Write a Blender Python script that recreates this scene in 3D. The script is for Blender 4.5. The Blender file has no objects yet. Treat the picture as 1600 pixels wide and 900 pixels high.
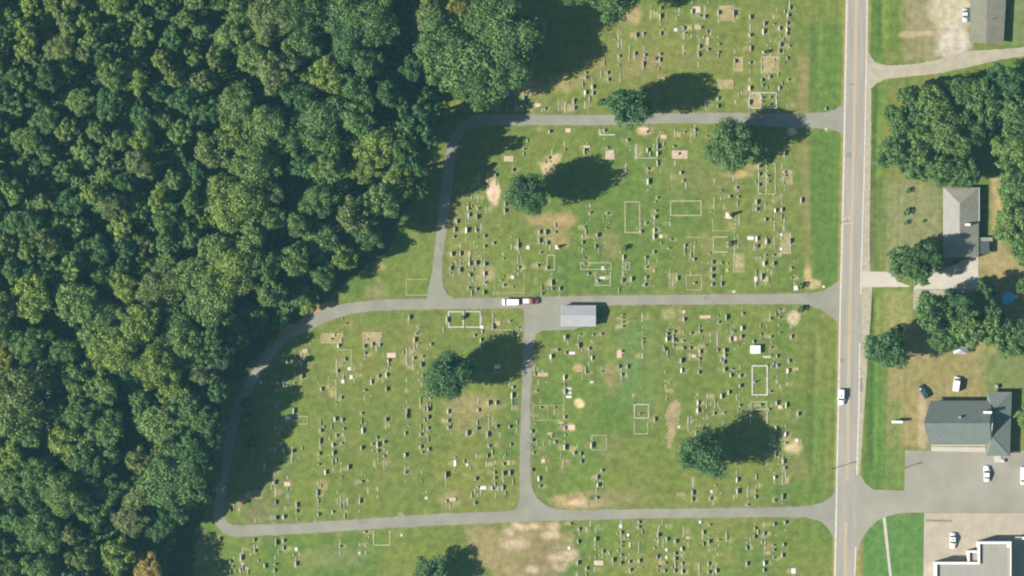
import bpy, bmesh, math, random
import numpy as np
from mathutils import Vector, Matrix

random.seed(7)
S = 0.2                     # metres per photo pixel
H = 1500.0                  # camera height
SUN_EL = math.radians(38.0)
SUN_DIR = math.radians(17.0)   # shadows fall towards this angle, east-north-east
sc = bpy.context.scene
col = sc.collection

# ------------------------------------------------------------ camera, world, sun, exposure
cam_d = bpy.data.cameras.new("camera")
cam = bpy.data.objects.new("camera", cam_d); col.objects.link(cam)
cam.location = (0, 0, H); cam.rotation_euler = (0, 0, 0)
cam_d.sensor_width = 36.0; cam_d.lens = 36.0 * H / 320.0
cam_d.clip_start = 1.0; cam_d.clip_end = 6000.0
sc.camera = cam

world = bpy.data.worlds.new("World"); sc.world = world; world.use_nodes = True
wn = world.node_tree; wn.nodes.clear()
sky = wn.nodes.new("ShaderNodeTexSky"); sky.sky_type = 'NISHITA'; sky.sun_disc = False
sky.sun_elevation = SUN_EL; sky.sun_rotation = math.radians(253.0)
bg = wn.nodes.new("ShaderNodeBackground"); bg.inputs['Strength'].default_value = 0.05
wo = wn.nodes.new("ShaderNodeOutputWorld")
wn.links.new(sky.outputs[0], bg.inputs[0]); wn.links.new(bg.outputs[0], wo.inputs[0])

sun_d = bpy.data.lights.new("sun", 'SUN'); sun_d.energy = 5.0; sun_d.angle = math.radians(0.5)
sun_d.color = (1.0, 0.93, 0.82)
sun = bpy.data.objects.new("sun", sun_d); col.objects.link(sun)
ldir = Vector((math.cos(SUN_DIR) * math.cos(SUN_EL), math.sin(SUN_DIR) * math.cos(SUN_EL), -math.sin(SUN_EL)))
sun.rotation_mode = 'QUATERNION'; sun.rotation_quaternion = ldir.to_track_quat('-Z', 'Y')
sun.location = (0, 0, 60)

sc.view_settings.view_transform = 'Standard'; sc.view_settings.look = 'None'
sc.cycles.pixel_filter_type = 'BLACKMAN_HARRIS'; sc.cycles.filter_width = 2.1
sc.view_settings.gamma = 1.0; sc.view_settings.exposure = 1.12

# ------------------------------------------------------------ helpers
def P(px, py, z=0.0):
    k = 1.0 - z / H
    return Vector(((px - 800) * S * k, (450 - py) * S * k, z))

def tag(o, label=None, cat=None, group=None, kind=None):
    if label: o['label'] = label
    if cat: o['category'] = cat
    if group: o['group'] = group
    if kind: o['kind'] = kind
    return o

def link(name, me, parent=None, loc=None, rz=0.0):
    o = bpy.data.objects.new(name, me); col.objects.link(o)
    if parent is not None: o.parent = parent
    if loc is not None: o.location = loc
    if rz: o.rotation_euler = (0, 0, rz)
    return o

def empty(name, loc, rz=0.0):
    o = bpy.data.objects.new(name, None); col.objects.link(o)
    o.empty_display_size = 0.5; o.location = loc; o.rotation_euler = (0, 0, rz)
    return o

def mesh(name, verts, faces, mat, smooth=False):
    me = bpy.data.meshes.new(name); me.from_pydata([tuple(v) for v in verts], [], faces)
    if mat: me.materials.append(mat)
    if smooth:
        for p in me.polygons: p.use_smooth = True
    me.update(); return me

class MB:
    """collects simple shapes into one mesh"""
    def __init__(s): s.v = []; s.f = []
    def add(s, vs, fs):
        n = len(s.v); s.v += [tuple(v) for v in vs]; s.f += [tuple(i + n for i in f) for f in fs]; return s
    def box(s, x0, y0, z0, x1, y1, z1, taper=0.0):
        t = taper
        return s.add([(x0,y0,z0),(x1,y0,z0),(x1,y1,z0),(x0,y1,z0),(x0+t,y0+t,z1),(x1-t,y0+t,z1),(x1-t,y1-t,z1),(x0+t,y1-t,z1)],
                     [(3,2,1,0),(4,5,6,7),(0,1,5,4),(1,2,6,5),(2,3,7,6),(3,0,4,7)])
    def tube(s, a, b, r0, r1, n=6):
        a = Vector(a); b = Vector(b); d = (b - a).normalized()
        u = d.orthogonal().normalized(); w = d.cross(u)
        vs = []
        for p, r in ((a, r0), (b, r1)):
            for i in range(n):
                t = 2 * math.pi * i / n
                vs.append(p + u * math.cos(t) * r + w * math.sin(t) * r)
        return s.add(vs, [(i, (i+1) % n, n + (i+1) % n, n + i) for i in range(n)] + [tuple(range(n, 2*n)), tuple(range(n-1, -1, -1))])
    def build(s, name, mat, parent=None, smooth=False):
        return link(name, mesh(name, s.v, s.f, mat, smooth), parent)
    def me(s, name, mat): return mesh(name, s.v, s.f, mat)

def rgb(c): return (c[0], c[1], c[2], 1.0)

def make_mat(name, color, rough=0.8, var=0.15, scale=1.0, metal=0.0, bump=0.0, objcolor=False, vcol=False,
             stretch=(1, 1, 1), island=0.0, spec=0.3, scale2=None, var2=0.1, coat=0.0):
    m = bpy.data.materials.new(name); m.use_nodes = True
    nt = m.node_tree; N = nt.nodes; L = nt.links
    b = N["Principled BSDF"]
    b.inputs['Roughness'].default_value = rough; b.inputs['Metallic'].default_value = metal
    b.inputs['Specular IOR Level'].default_value = spec
    if coat: b.inputs['Coat Weight'].default_value = coat
    if vcol:
        s_ = N.new("ShaderNodeAttribute"); s_.attribute_name = "Col"; src = s_.outputs['Color']
    elif objcolor:
        s_ = N.new("ShaderNodeObjectInfo"); src = s_.outputs['Color']
    else:
        s_ = N.new("ShaderNodeRGB"); s_.outputs[0].default_value = rgb(color); src = s_.outputs[0]
    geo = N.new("ShaderNodeNewGeometry")
    mp = N.new("ShaderNodeMapping"); mp.inputs['Scale'].default_value = stretch
    L.new(geo.outputs['Position'], mp.inputs['Vector'])
    def layer(src, sc_, amount, detail=4.0):
        n = N.new("ShaderNodeTexNoise"); n.inputs['Scale'].default_value = sc_; n.inputs['Detail'].default_value = detail
        L.new(mp.outputs[0], n.inputs['Vector'])
        mr = N.new("ShaderNodeMapRange"); mr.inputs[1].default_value = 0.3; mr.inputs[2].default_value = 0.7
        mr.inputs[3].default_value = 1 - amount; mr.inputs[4].default_value = 1 + amount
        L.new(n.outputs[0], mr.inputs[0])
        mx = N.new("ShaderNodeVectorMath"); mx.operation = 'SCALE'
        L.new(src, mx.inputs[0]); L.new(mr.outputs[0], mx.inputs['Scale'])
        return mx.outputs[0], n
    n = None
    if var: src, n = layer(src, scale, var)
    if scale2: src, n = layer(src, scale2, var2, 2.0)
    if island:
        mr = N.new("ShaderNodeMapRange"); mr.inputs[3].default_value = 1 - island; mr.inputs[4].default_value = 1 + island
        L.new(geo.outputs['Random Per Island'], mr.inputs[0])
        mx = N.new("ShaderNodeVectorMath"); mx.operation = 'SCALE'
        L.new(src, mx.inputs[0]); L.new(mr.outputs[0], mx.inputs['Scale']); src = mx.outputs[0]
    L.new(src, b.inputs['Base Color'])
    if bump and n is not None:
        bp = N.new("ShaderNodeBump"); bp.inputs['Strength'].default_value = bump; bp.inputs['Distance'].default_value = 0.1
        L.new(n.outputs[0], bp.inputs['Height']); L.new(bp.outputs[0], b.inputs['Normal'])
    return m

M = {}
M['ground'] = make_mat("grass_ground", (0, 0, 0), 0.95, 0.22, 0.45, vcol=True, bump=0.5, spec=0.1, scale2=3.2, var2=0.34)
M['leaf'] = make_mat("foliage", (0, 0, 0), 0.7, 0.28, 0.5, objcolor=True, island=0.26, spec=0.15)
_nt = M['leaf'].node_tree; _b = _nt.nodes['Principled BSDF']; _t = _nt.nodes.new('ShaderNodeBsdfTranslucent'); _m = _nt.nodes.new('ShaderNodeMixShader')
_m.inputs[0].default_value = 0.28; _nt.links.new(_b.inputs['Base Color'].links[0].from_socket, _t.inputs['Color'])
_nt.links.new(_b.outputs[0], _m.inputs[1]); _nt.links.new(_t.outputs[0], _m.inputs[2]); _nt.links.new(_m.outputs[0], _nt.nodes['Material Output'].inputs['Surface'])
M['bark'] = make_mat("bark", (0.10, 0.08, 0.06), 0.9, 0.3, 3.0)
M['lane'] = make_mat("worn_asphalt_lane", (0.186, 0.184, 0.150), 0.9, 0.12, 0.18, bump=0.2, scale2=3.0, var2=0.07)
M['road'] = make_mat("highway_asphalt", (0.226, 0.214, 0.182), 0.85, 0.11, 0.8, bump=0.2, stretch=(1.6, 0.06, 1), scale2=3.0, var2=0.06)
M['shoulder'] = make_mat("gravel_shoulder", (0.27, 0.25, 0.185), 0.95, 0.15, 0.7, bump=0.3, scale2=4.0, var2=0.1)
M['gravel'] = make_mat("gravel_drive", (0.275, 0.250, 0.190), 0.95, 0.12, 0.4, bump=0.3, scale2=3.0, var2=0.1)
M['concrete'] = make_mat("pale_concrete", (0.355, 0.335, 0.285), 0.85, 0.08, 0.3, scale2=2.0, var2=0.05)
M['lot'] = make_mat("concrete_lot", (0.292, 0.258, 0.200), 0.85, 0.10, 0.3, scale2=2.0, var2=0.06)
M['street'] = make_mat("street_asphalt", (0.210, 0.202, 0.165), 0.9, 0.12, 0.12, bump=0.2, scale2=2.5, var2=0.07)
M['white_line'] = make_mat("worn_white_paint", (0.43, 0.395, 0.355), 0.7, 0.22, 1.2)
M['yellow_line'] = make_mat("worn_yellow_paint", (0.40, 0.30, 0.18), 0.7, 0.15, 1.0)
M['faint_line'] = make_mat("faded_parking_paint", (0.32, 0.28, 0.20), 0.8, 0.2, 1.0)
M['crack'] = make_mat("tar_joint", (0.20, 0.18, 0.15), 0.9, 0.2, 1.0)
M['stone'] = make_mat("headstone_stone", (0, 0, 0), 0.6, 0.18, 2.5, objcolor=True)
M['kerb'] = make_mat("kerb_stone", (0, 0, 0), 0.8, 0.25, 1.0, objcolor=True)
M['roof_teal'] = make_mat("grey_green_shingle", (0.112, 0.133, 0.120), 0.85, 0.10, 0.8, scale2=4.0, var2=0.14, bump=0.3)
M['roof_grey'] = make_mat("grey_shingle", (0.20, 0.20, 0.165), 0.9, 0.12, 0.5, scale2=4.0, var2=0.12, bump=0.3)
M['roof_tan'] = make_mat("tan_grey_shingle", (0.145, 0.143, 0.108), 0.9, 0.10, 0.5, scale2=4.0, var2=0.10, bump=0.3)
M['roof_pale'] = make_mat("pale_shingle", (0.200, 0.200, 0.186), 0.85, 0.08, 0.5, scale2=4.0, var2=0.10, bump=0.3)
M['metal_roof'] = make_mat("pale_metal_roof", (0.285, 0.295, 0.31), 0.5, 0.06, 0.5, metal=0.1)
M['wall'] = make_mat("pale_siding", (0.50, 0.48, 0.42), 0.8, 0.08, 1.0)
M['brick'] = make_mat("red_brown_brick", (0.26, 0.13, 0.09), 0.9, 0.15, 2.0)
M['white'] = make_mat("white_trim", (0.60, 0.585, 0.55), 0.6, 0.05, 1.0)
M['flat_roof'] = make_mat("flat_roof_membrane", (0.225, 0.218, 0.190), 0.85, 0.06, 1.2, stretch=(1, 0.1, 1), scale2=3.0, var2=0.05)
M['glass'] = make_mat("window_glass", (0.04, 0.05, 0.06), 0.1, 0.0, 1.0, spec=0.6)
M['rubber'] = make_mat("tyre_rubber", (0.02, 0.02, 0.02), 0.9, 0.0)
M['steel'] = make_mat("grey_steel", (0.35, 0.35, 0.35), 0.5, 0.1, 3.0, metal=0.4)
M['wood'] = make_mat("weathered_wood", (0.18, 0.14, 0.10), 0.9, 0.2, 2.0)
M['lamp'] = make_mat("clear_lamp_lens", (0.7, 0.7, 0.7), 0.2, 0.0)
M['water'] = make_mat("pool_water", (0.04, 0.38, 0.55), 0.1, 0.15, 0.8, spec=0.5)
M['liner'] = make_mat("pool_wall", (0.15, 0.35, 0.50), 0.5, 0.1, 1.0)
def paint(name, c): return make_mat(name, c, 0.3, 0.0, spec=0.5, coat=0.5)
M['p_white'] = paint("white_car_paint", (0.80, 0.80, 0.80))
M['p_red'] = paint("dark_red_car_paint", (0.22, 0.05, 0.04))
M['p_silver'] = paint("silver_car_paint", (0.48, 0.48, 0.46))
M['p_dark'] = paint("dark_green_car_paint", (0.02, 0.05, 0.05))
M['p_blue'] = paint("pale_blue_car_paint", (0.40, 0.50, 0.55))

# ------------------------------------------------------------ unique labels
used_labels = set()
MARKS = [("the metal-roofed shed", 905, 494), ("the white stone vault", 1180, 546), ("the tree over the upper lane", 993, 165),
    ("the two parked vehicles on the lane", 813, 471), ("the western fork of the lanes", 682, 467), ("the lower lane's T-junction", 822, 798),
    ("the cone-shaped bare patch", 1050, 660), ("the large bare dirt patch", 830, 850), ("the roadside utility pole", 1298, 731),
    ("the lower lane's western end", 342, 820), ("the double white-kerbed plot", 725, 498), ("the wide rectangular kerbed plot", 1071, 325),
    ("the tall thick-kerbed plot", 1187, 594), ("the upper lane's mouth", 1310, 187), ("the middle lane's mouth", 1300, 468),
    ("the lower lane's mouth", 1295, 800), ("the sandy grave mound", 771, 301), ("the upper lane's western bend", 725, 195),
    ("the square tan monument", 1138, 335)]
TREE_MARKS = [("the northern bend", 725, 195), ("the lower lane's end", 342, 820), ("the lane fork", 682, 467),
    ("the gravel spot", 366, 657), ("the north-west curve", 441, 527)]
def wood_label(desc, px, py):
    for n, mx, my in sorted(TREE_MARKS, key=lambda q: math.hypot(px-q[1], py-q[2])):
        dx, dy = (px - mx) * S, (my - py) * S
        l = f"{desc}, {say(abs(dx))} metres {'east' if dx > 0 else 'west'}, {say(abs(dy))} {'north' if dy > 0 else 'south'} of {n}"
        if l not in used_labels: used_labels.add(l); return l
    return l
DIRS = ["east", "east-north-east", "north-east", "north-north-east", "north", "north-north-west", "north-west", "west-north-west", "west", "west-south-west", "south-west", "south-south-west", "south", "south-south-east", "south-east", "east-south-east"]
_ones = "zero one two three four five six seven eight nine ten eleven twelve thirteen fourteen fifteen sixteen seventeen eighteen nineteen".split()
_tens = "0 10 twenty thirty forty fifty sixty seventy eighty ninety".split()
def say(n):
    n = int(round(n))
    if n < 20: return _ones[n]
    if n < 100: return _tens[n//10] + ("-" + _ones[n % 10] if n % 10 else "")
    return "one-hundred-" + say(n-100) if n > 100 else "one-hundred"
def where(px, py, marks):
    r = sorted((math.hypot(px - mx, py - my), n, mx, my) for n, mx, my in marks)
    out = []
    for d, n, mx, my in r[:6]:
        if d < 6: continue
        a = math.degrees(math.atan2(my - py, px - mx)) % 360
        out.append((max(1, round(d * S)), DIRS[int((a + 11.25) // 22.5) % 16], n))
    return out
def unique(desc, px, py, marks):
    for pre in ("", ):
        for d, dr, n in where(px, py, marks):
            l = f"{desc}, {say(d)} metres {dr} of {n}"
            if l not in used_labels and len(l.split()) <= 16:
                used_labels.add(l); return l
    c = where(px, py, marks)
    for i in range(len(c)):
        dx, dy = px - [m for m in marks if m[0] == c[i][2]][0][1], [m for m in marks if m[0] == c[i][2]][0][2] - py
        l = f"{desc}, {say(abs(dx)*S*10)} decimetres {'east' if dx>0 else 'west'}, {say(abs(dy)*S*10)} {'north' if dy>0 else 'south'} of {c[i][2]}"
        if l not in used_labels and len(l.split()) <= 18:
            used_labels.add(l); return l
    used_labels.add(l); return l

# ------------------------------------------------------------ where the grave stones stand (pixels of the photograph, length, kind)
TILES = {
(700,0): "1330,285,45,f 1330,350,40,f 1335,440,25,d 1415,440,80,f 1470,275,50,w 1525,265,25,g 1458,420,40,w 1530,375,30,f 1535,430,25,d 1525,500,50,g 1195,570,50,f 1243,570,35,w 1250,622,30,w 1075,570,25,g 1075,605,25,g 1125,680,40,g 1130,730,40,g 1070,725,40,w 1070,820,60,f 1345,625,25,f 865,830,80,f 915,840,80,f 980,795,50,g 985,845,35,w 755,850,20,d 735,860,25,f 690,820,28,T70 590,765,30,g 527,830,60,w 585,850,60,w 660,865,25,f 455,730,45,F40 345,812,25,f 415,845,30,d 485,795,15,d 400,850,25,f 1585,110,70,f",
(1020,0): "60,65,30,g 55,130,50,w 180,85,25,f 183,140,30,f 180,232,26,F28 305,90,45,g 345,75,50,T60 408,75,45,f 365,125,20,g 405,130,35,w 510,100,40,w 632,105,110,g 60,265,40,g 20,460,30,d 240,220,40,w 248,258,18,d 300,215,45,f 350,210,40,T45 375,215,16,d 425,250,30,g 428,320,65,T28 430,388,25,g 240,380,60,f 362,365,40,g 357,425,50,w 512,410,20,d 55,425,20,g 52,468,45,w 515,345,14,d 760,135,45,w 762,210,50,f 758,275,30,w 870,185,35,g 862,248,45,w 945,130,25,f 945,190,15,d 988,222,35,w 1068,60,40,w 1055,120,35,w 1050,183,30,g 1047,235,35,w 1045,265,25,w 762,380,50,w 995,350,40,g 985,400,35,w 920,430,20,f 920,315,25,f 1048,455,28,w 1065,360,15,d 640,480,40,g 757,490,22,d 757,620,22,f 850,568,20,f 850,625,32,w 912,602,26,g 855,665,18,d 985,690,35,g 755,690,40,w 693,725,24,f 752,800,70,w 853,765,14,d 853,797,14,d 915,762,14,d 915,820,18,d 645,797,24,f 508,770,28,w 508,830,40,w 413,805,60,f 1050,825,24,f 1055,625,15,d 850,470,28,f 850,510,28,f 920,480,24,f 980,540,20,f 1350,850,30,w 45,602,20,f",
(680,170): "890,180,30,w 1040,168,34,T42 1320,170,25,w 1500,245,25,g 1575,330,110,f 575,390,45,T75 1163,335,55,w 1185,295,16,T50 1343,305,15,d 605,480,35,g 690,317,10,d 1012,320,15,d 885,385,22,d 895,475,22,d 470,520,35,w 410,545,60,f 345,545,30,g 283,622,25,g 283,690,40,f 335,690,22,f 180,695,12,d 1490,480,80,f 542,745,40,w 542,795,40,w 255,775,40,w 260,830,38,g 335,780,20,d 325,845,45,w 395,790,55,f 1208,815,18,d 1340,818,16,d",
(1000,170): "50,180,18,d 40,160,26,T60 185,217,30,T50 143,222,30,f 270,200,45,f 428,165,28,d 400,195,25,f 345,185,12,d 520,215,12,d 55,325,42,w 135,295,60,w 135,350,45,w 135,425,55,w 262,295,16,d 60,470,25,g 60,570,60,w 315,500,30,w 335,560,16,d 250,535,36,f 580,560,30,f 752,618,25,w 700,685,26,w 765,688,18,d 908,730,42,w 908,785,30,w 978,770,60,f 1045,717,24,f 1055,795,36,w 1105,790,40,w 1110,735,38,f 978,865,36,w 930,450,30,w 930,512,30,w 928,595,34,w 995,525,18,d 1000,570,15,d 1130,300,50,f 1128,350,50,w 1075,330,14,d 1128,497,20,d 1132,522,20,d 1118,548,35,f 1128,632,18,f 1258,715,58,w 987,318,22,F14 120,797,15,d 113,848,34,w 132,697,15,d 660,770,30,f 578,755,60,f 630,640,10,d 1455,160,16,F16 298,352,18,d",
(680,320): "175,70,22,f 165,130,40,g 150,195,45,w 143,250,26,w 258,25,50,w 260,75,35,g 325,95,45,w 242,200,50,w 318,200,34,w 385,245,34,w 455,300,28,w 385,325,28,w 330,325,18,f 195,320,18,f 128,385,42,w 195,382,46,w 155,440,26,f 118,497,38,w 192,510,46,g 268,385,50,T22 265,460,45,w 268,550,30,g 318,455,46,w 385,465,36,w 382,540,44,w 385,610,15,d 258,650,20,d 320,660,26,d 378,685,42,w 458,690,28,f 605,565,24,F24 535,630,24,d 645,320,65,w 655,375,22,f 725,333,26,F26 595,330,46,f 530,385,14,f 645,450,30,f 650,490,26,d 812,215,40,w 862,215,46,w 935,215,18,d 812,280,46,w 872,300,40,w 800,475,32,g 820,375,12,d 872,495,28,w 908,610,60,w 972,655,36,w 832,697,22,w 912,655,22,d 1165,175,16,d 1150,250,30,f 1150,295,32,w 1150,345,25,f 1165,420,12,d 1265,238,40,g 1250,325,36,w 1325,295,22,f 1335,185,12,d 1165,463,18,d 1310,495,28,F22 1195,540,26,d 1268,595,24,d 1310,570,20,F45 1468,410,46,w 1468,490,40,f 1468,540,36,f 1462,592,46,w 1532,580,42,w 1210,65,16,d",
(1000,320): "45,145,16,d 110,200,44,w 108,248,50,w 5,210,26,w 165,245,30,T30 240,272,14,g 108,370,28,w 42,412,26,w 45,490,14,d 110,515,26,T18 45,570,30,g 35,625,28,w 105,635,14,f 350,320,26,w 420,425,26,d 425,330,36,f 232,545,18,f 232,575,18,f 232,605,18,f 232,635,18,f 290,575,44,w 425,612,18,d 565,450,40,w 560,505,40,w 560,560,44,w 562,622,28,g 636,455,18,d 635,618,44,w 680,510,26,T24 735,678,18,T24 688,310,64,w 865,260,28,F52 910,265,44,w 912,325,42,w 912,420,40,f 985,290,48,w 1105,232,22,F22 1170,285,48,w 1103,345,22,F22 1125,180,40,f 978,395,16,d 1042,395,16,d 968,460,42,w 1042,460,38,g 1180,495,24,d 1183,572,16,d 905,582,45,F24 948,565,95,w 985,580,40,T40 1025,530,24,f 910,582,4,f 1218,650,34,F32 235,150,40,f 740,265,22,f 740,300,22,f 740,340,22,f 740,380,22,f 740,420,22,f 748,115,18,f 748,150,18,f 748,185,18,f 1050,130,20,f 1050,160,20,f 1050,190,20,f 1050,265,20,f 1050,300,20,f 1050,335,20,f 735,560,4,f 1435,640,16,F16",
(340,470): "1495,132,42,w 1548,255,15,d 1535,305,46,w 1565,205,20,f 1000,180,12,d 942,350,38,w 885,300,12,d 1145,355,34,w 1205,340,36,w 1265,345,32,w 1150,412,30,w 995,458,28,d 1030,530,26,F28 1045,595,32,F26 935,550,32,w 930,490,70,f 982,580,40,f 980,630,28,F22 925,630,30,f 925,720,90,f 965,757,36,w 808,690,36,w 865,672,24,f 538,472,32,w 605,430,42,f 655,415,42,f 685,390,34,T40 610,495,20,f 655,490,36,f 710,490,36,f 658,585,60,w 472,580,16,d 470,640,26,d 520,630,18,f 598,645,14,d 540,695,18,f 460,700,22,f 592,860,50,w 460,830,36,f 1200,635,46,w 1255,590,36,w 1148,700,18,d 1318,580,44,w 1318,690,44,w 1530,450,30,w 1527,520,46,f 1475,430,120,f 1360,425,38,T70 1330,470,30,g 1478,865,50,w 1475,700,18,f 1125,580,20,f 1200,745,16,f 1125,880,26,w 1545,390,18,f 1585,825,24,f",
(300,640): "792,15,40,g 748,65,24,F42 705,90,40,f 652,140,34,w 655,200,26,f 655,260,18,d 652,312,40,w 715,320,40,w 785,325,36,w 778,380,44,f 835,375,16,f 566,440,46,w 645,500,36,f 645,570,44,w 655,645,60,f 745,580,30,T50 500,655,32,w 652,725,42,g 750,680,24,f 815,745,50,w 815,795,36,w 655,845,40,w 712,840,36,w 495,865,30,f 297,790,26,w 370,780,24,f 730,775,24,f 1003,165,36,w 998,245,60,g 992,345,34,w 990,430,16,g 1115,75,42,w 1172,82,32,w 1183,150,16,d 1127,205,24,d 1180,195,28,f 1100,275,34,w 1100,340,44,w 1168,265,12,d 1042,490,42,w 1105,465,28,f 1165,470,32,f 1220,450,48,w 985,575,26,f 978,640,26,w 978,665,26,w 985,780,20,f 985,820,28,w 1097,800,30,w 1160,710,46,f 1215,715,60,f 1165,795,22,f 1308,715,50,w 1325,565,18,d 1375,625,38,f 1450,620,32,f 1322,27,30,w 1330,165,50,w 1322,300,38,w 1442,220,28,w 1448,275,60,w 1450,322,28,w 1515,80,44,w 1515,135,18,f 1500,255,32,w 1407,270,14,d 1500,365,20,d 1430,425,40,f 1500,410,20,f",
(600,480): "490,100,60,w 635,60,40,d 765,155,24,F26 850,150,60,w 890,125,34,T42 980,108,14,d 1048,160,12,d 235,255,46,w 240,205,12,d 262,155,18,f 245,340,22,F22 228,395,36,w 228,470,50,f 300,385,18,d 290,450,50,w 300,535,26,d 350,565,20,F16 295,600,30,f 178,400,110,f 360,712,14,d 365,290,24,w 705,220,26,w 755,255,36,w 850,232,28,f 1005,215,40,w 998,690,56,w 1005,625,26,d 1000,785,32,f 815,748,50,w 875,748,42,w 738,745,36,f 735,805,34,w 820,880,36,f 498,815,40,w 498,888,30,w 175,800,44,w 175,850,50,w 285,780,32,f 340,800,42,w 342,862,46,w 15,535,50,w 885,465,30,F50 1412,235,42,g 1418,355,22,d 1470,358,22,F48 1355,335,24,w 1303,385,40,w 1520,300,100,w 1170,480,36,f 1240,525,30,T90 1178,525,26,d 1408,550,50,w 1445,636,18,F45 1445,668,18,F45 1445,700,18,F45 1412,660,70,g 1222,785,14,d 1332,780,14,d 1410,860,30,w 1190,655,8,d",
(600,640): "15,80,44,w 500,100,32,w 500,140,32,w 648,185,52,w 728,150,34,w 808,195,50,w 818,110,60,f 877,132,32,w 978,135,34,w 1036,160,42,f 165,185,36,w 285,195,24,d 342,145,28,w 285,292,30,w 296,335,16,d 347,310,30,w 8,260,28,w 162,355,40,g 818,285,24,g 878,275,24,f 988,275,34,w 555,420,50,F20 807,360,42,w 800,425,42,f 720,360,36,f 650,430,20,F22 935,375,24,f 870,410,18,f 930,425,26,d 975,415,34,T22 862,495,36,w 864,535,36,w 930,500,50,w 982,495,50,w 480,510,70,g 485,575,46,f 716,540,38,w 775,610,30,F50 732,607,18,d 843,612,34,w 925,612,44,w 708,730,30,w 295,490,26,f 165,492,18,g 330,690,20,F22 535,700,30,T55 488,715,22,d 150,822,18,f 1152,170,30,w 1155,240,32,w 1165,338,18,d 1155,472,38,w 1207,540,44,w 1215,598,22,d 1335,255,26,g 1408,295,66,w 1485,340,30,w 1535,345,40,w 1540,405,42,w 1400,420,70,f 1220,300,18,f 1245,400,30,T30 1465,138,40,T58 1412,145,28,w 1385,102,14,T40 1405,60,16,d 1300,187,22,T40 1155,40,12,f",
(820,480): "762,60,10,d 762,85,10,d 762,118,12,d 762,152,14,d 918,80,70,f 430,215,14,d 532,215,16,d 595,210,18,d 500,325,28,w 523,397,40,w 755,345,20,d 732,465,36,w 800,465,42,w 755,525,28,g 795,530,30,f 920,250,16,w 920,275,16,w 918,380,46,f 525,585,14,F32 475,510,14,d 845,690,22,f 600,505,10,d 1013,875,40,w 1240,97,34,w 1410,75,26,T88 1245,35,22,T24 1512,118,24,d 1572,80,66,w 1160,150,16,f 1120,180,12,d 1165,195,28,w 1110,210,26,w 1108,250,42,w 1160,260,40,w 1180,265,14,d 1235,265,14,d 1296,205,18,d 1365,190,28,w 1448,215,18,f 1505,220,46,f 1505,280,40,f 1090,328,34,w 1235,320,24,g 1290,320,28,w 1368,350,46,w 1362,405,26,w 1290,385,44,f 1320,380,22,T36 1406,300,14,d 1218,418,50,w 1222,495,40,w 1358,510,32,w 1558,340,44,w 1560,380,34,w 1553,430,40,w 1558,487,38,w 1505,335,28,w 1095,505,18,f 1100,575,16,f 1108,650,20,f 1350,680,20,f 1352,748,40,w 1350,808,46,w 1428,695,36,f 1533,695,46,w 1485,770,36,f 1477,832,28,w 1420,770,44,f 1590,665,40,w 1552,825,16,d",
(820,640): "517,280,70,w 600,475,24,w 565,530,44,w 568,590,40,w 610,600,24,f 560,690,24,w 1205,135,20,F20 1275,110,44,f 1337,185,34,w 1340,130,22,f 1255,280,22,f 1240,370,28,w 1315,570,70,f 1308,650,50,w 1306,702,44,w 1460,640,24,F18 1447,697,26,w 1530,652,18,f 1240,660,14,f 1395,70,16,f 1430,120,24,T24 1550,125,16,f",
(1030,480): "580,190,16,d 642,165,42,w 640,230,40,w 555,250,44,w 595,245,36,T26 650,50,24,d 792,215,20,w 868,90,24,w 938,80,18,d 938,20,18,d 870,230,18,w 940,200,12,d 1030,230,36,w 735,270,26,w 870,318,16,d 860,345,20,f 840,388,18,T58 918,382,32,w 878,465,26,d 922,455,30,w 1012,420,30,w 1003,497,40,w 1075,480,20,T30 866,660,18,d 566,485,12,d 556,532,36,w 628,537,32,w 628,615,36,w 543,670,42,w 628,770,22,w 498,820,14,d 510,345,30,w 508,380,34,w 790,765,26,w 855,800,18,d 722,820,18,d 916,750,44,w 990,765,58,w 945,780,26,T34 1082,835,40,w 915,635,22,f 920,580,20,f 640,830,20,f 1000,600,20,f",
(1030,640): "150,135,18,f 225,130,36,f 910,145,32,w 903,215,30,w 900,240,26,w 985,195,44,w 985,262,20,d 1075,240,26,F28 908,330,32,w 906,357,26,w 965,405,44,w 978,457,30,d 900,530,32,w 965,550,70,f 606,548,46,w 608,640,50,w 690,650,70,f 688,745,16,d 750,682,34,w 962,682,56,w 898,710,26,g 755,600,30,f 840,420,28,f",
(300,760): "215,410,36,w 150,430,60,f 180,490,18,T22 110,560,22,T26 215,615,38,w 298,588,28,w 383,558,60,w 315,630,12,d 395,605,18,T24 378,652,26,w 435,640,14,T26 485,420,36,w 490,505,32,w 460,528,20,f 395,490,24,f 565,622,42,w 648,610,16,d 643,657,30,w 655,440,60,w 713,425,32,w 713,482,42,w 815,490,28,F22 810,605,46,w 1155,470,20,w 1310,520,18,F16 1355,460,22,f 1350,357,18,w",
(600,760): "138,380,16,F14 1447,480,24,F20",
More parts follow.
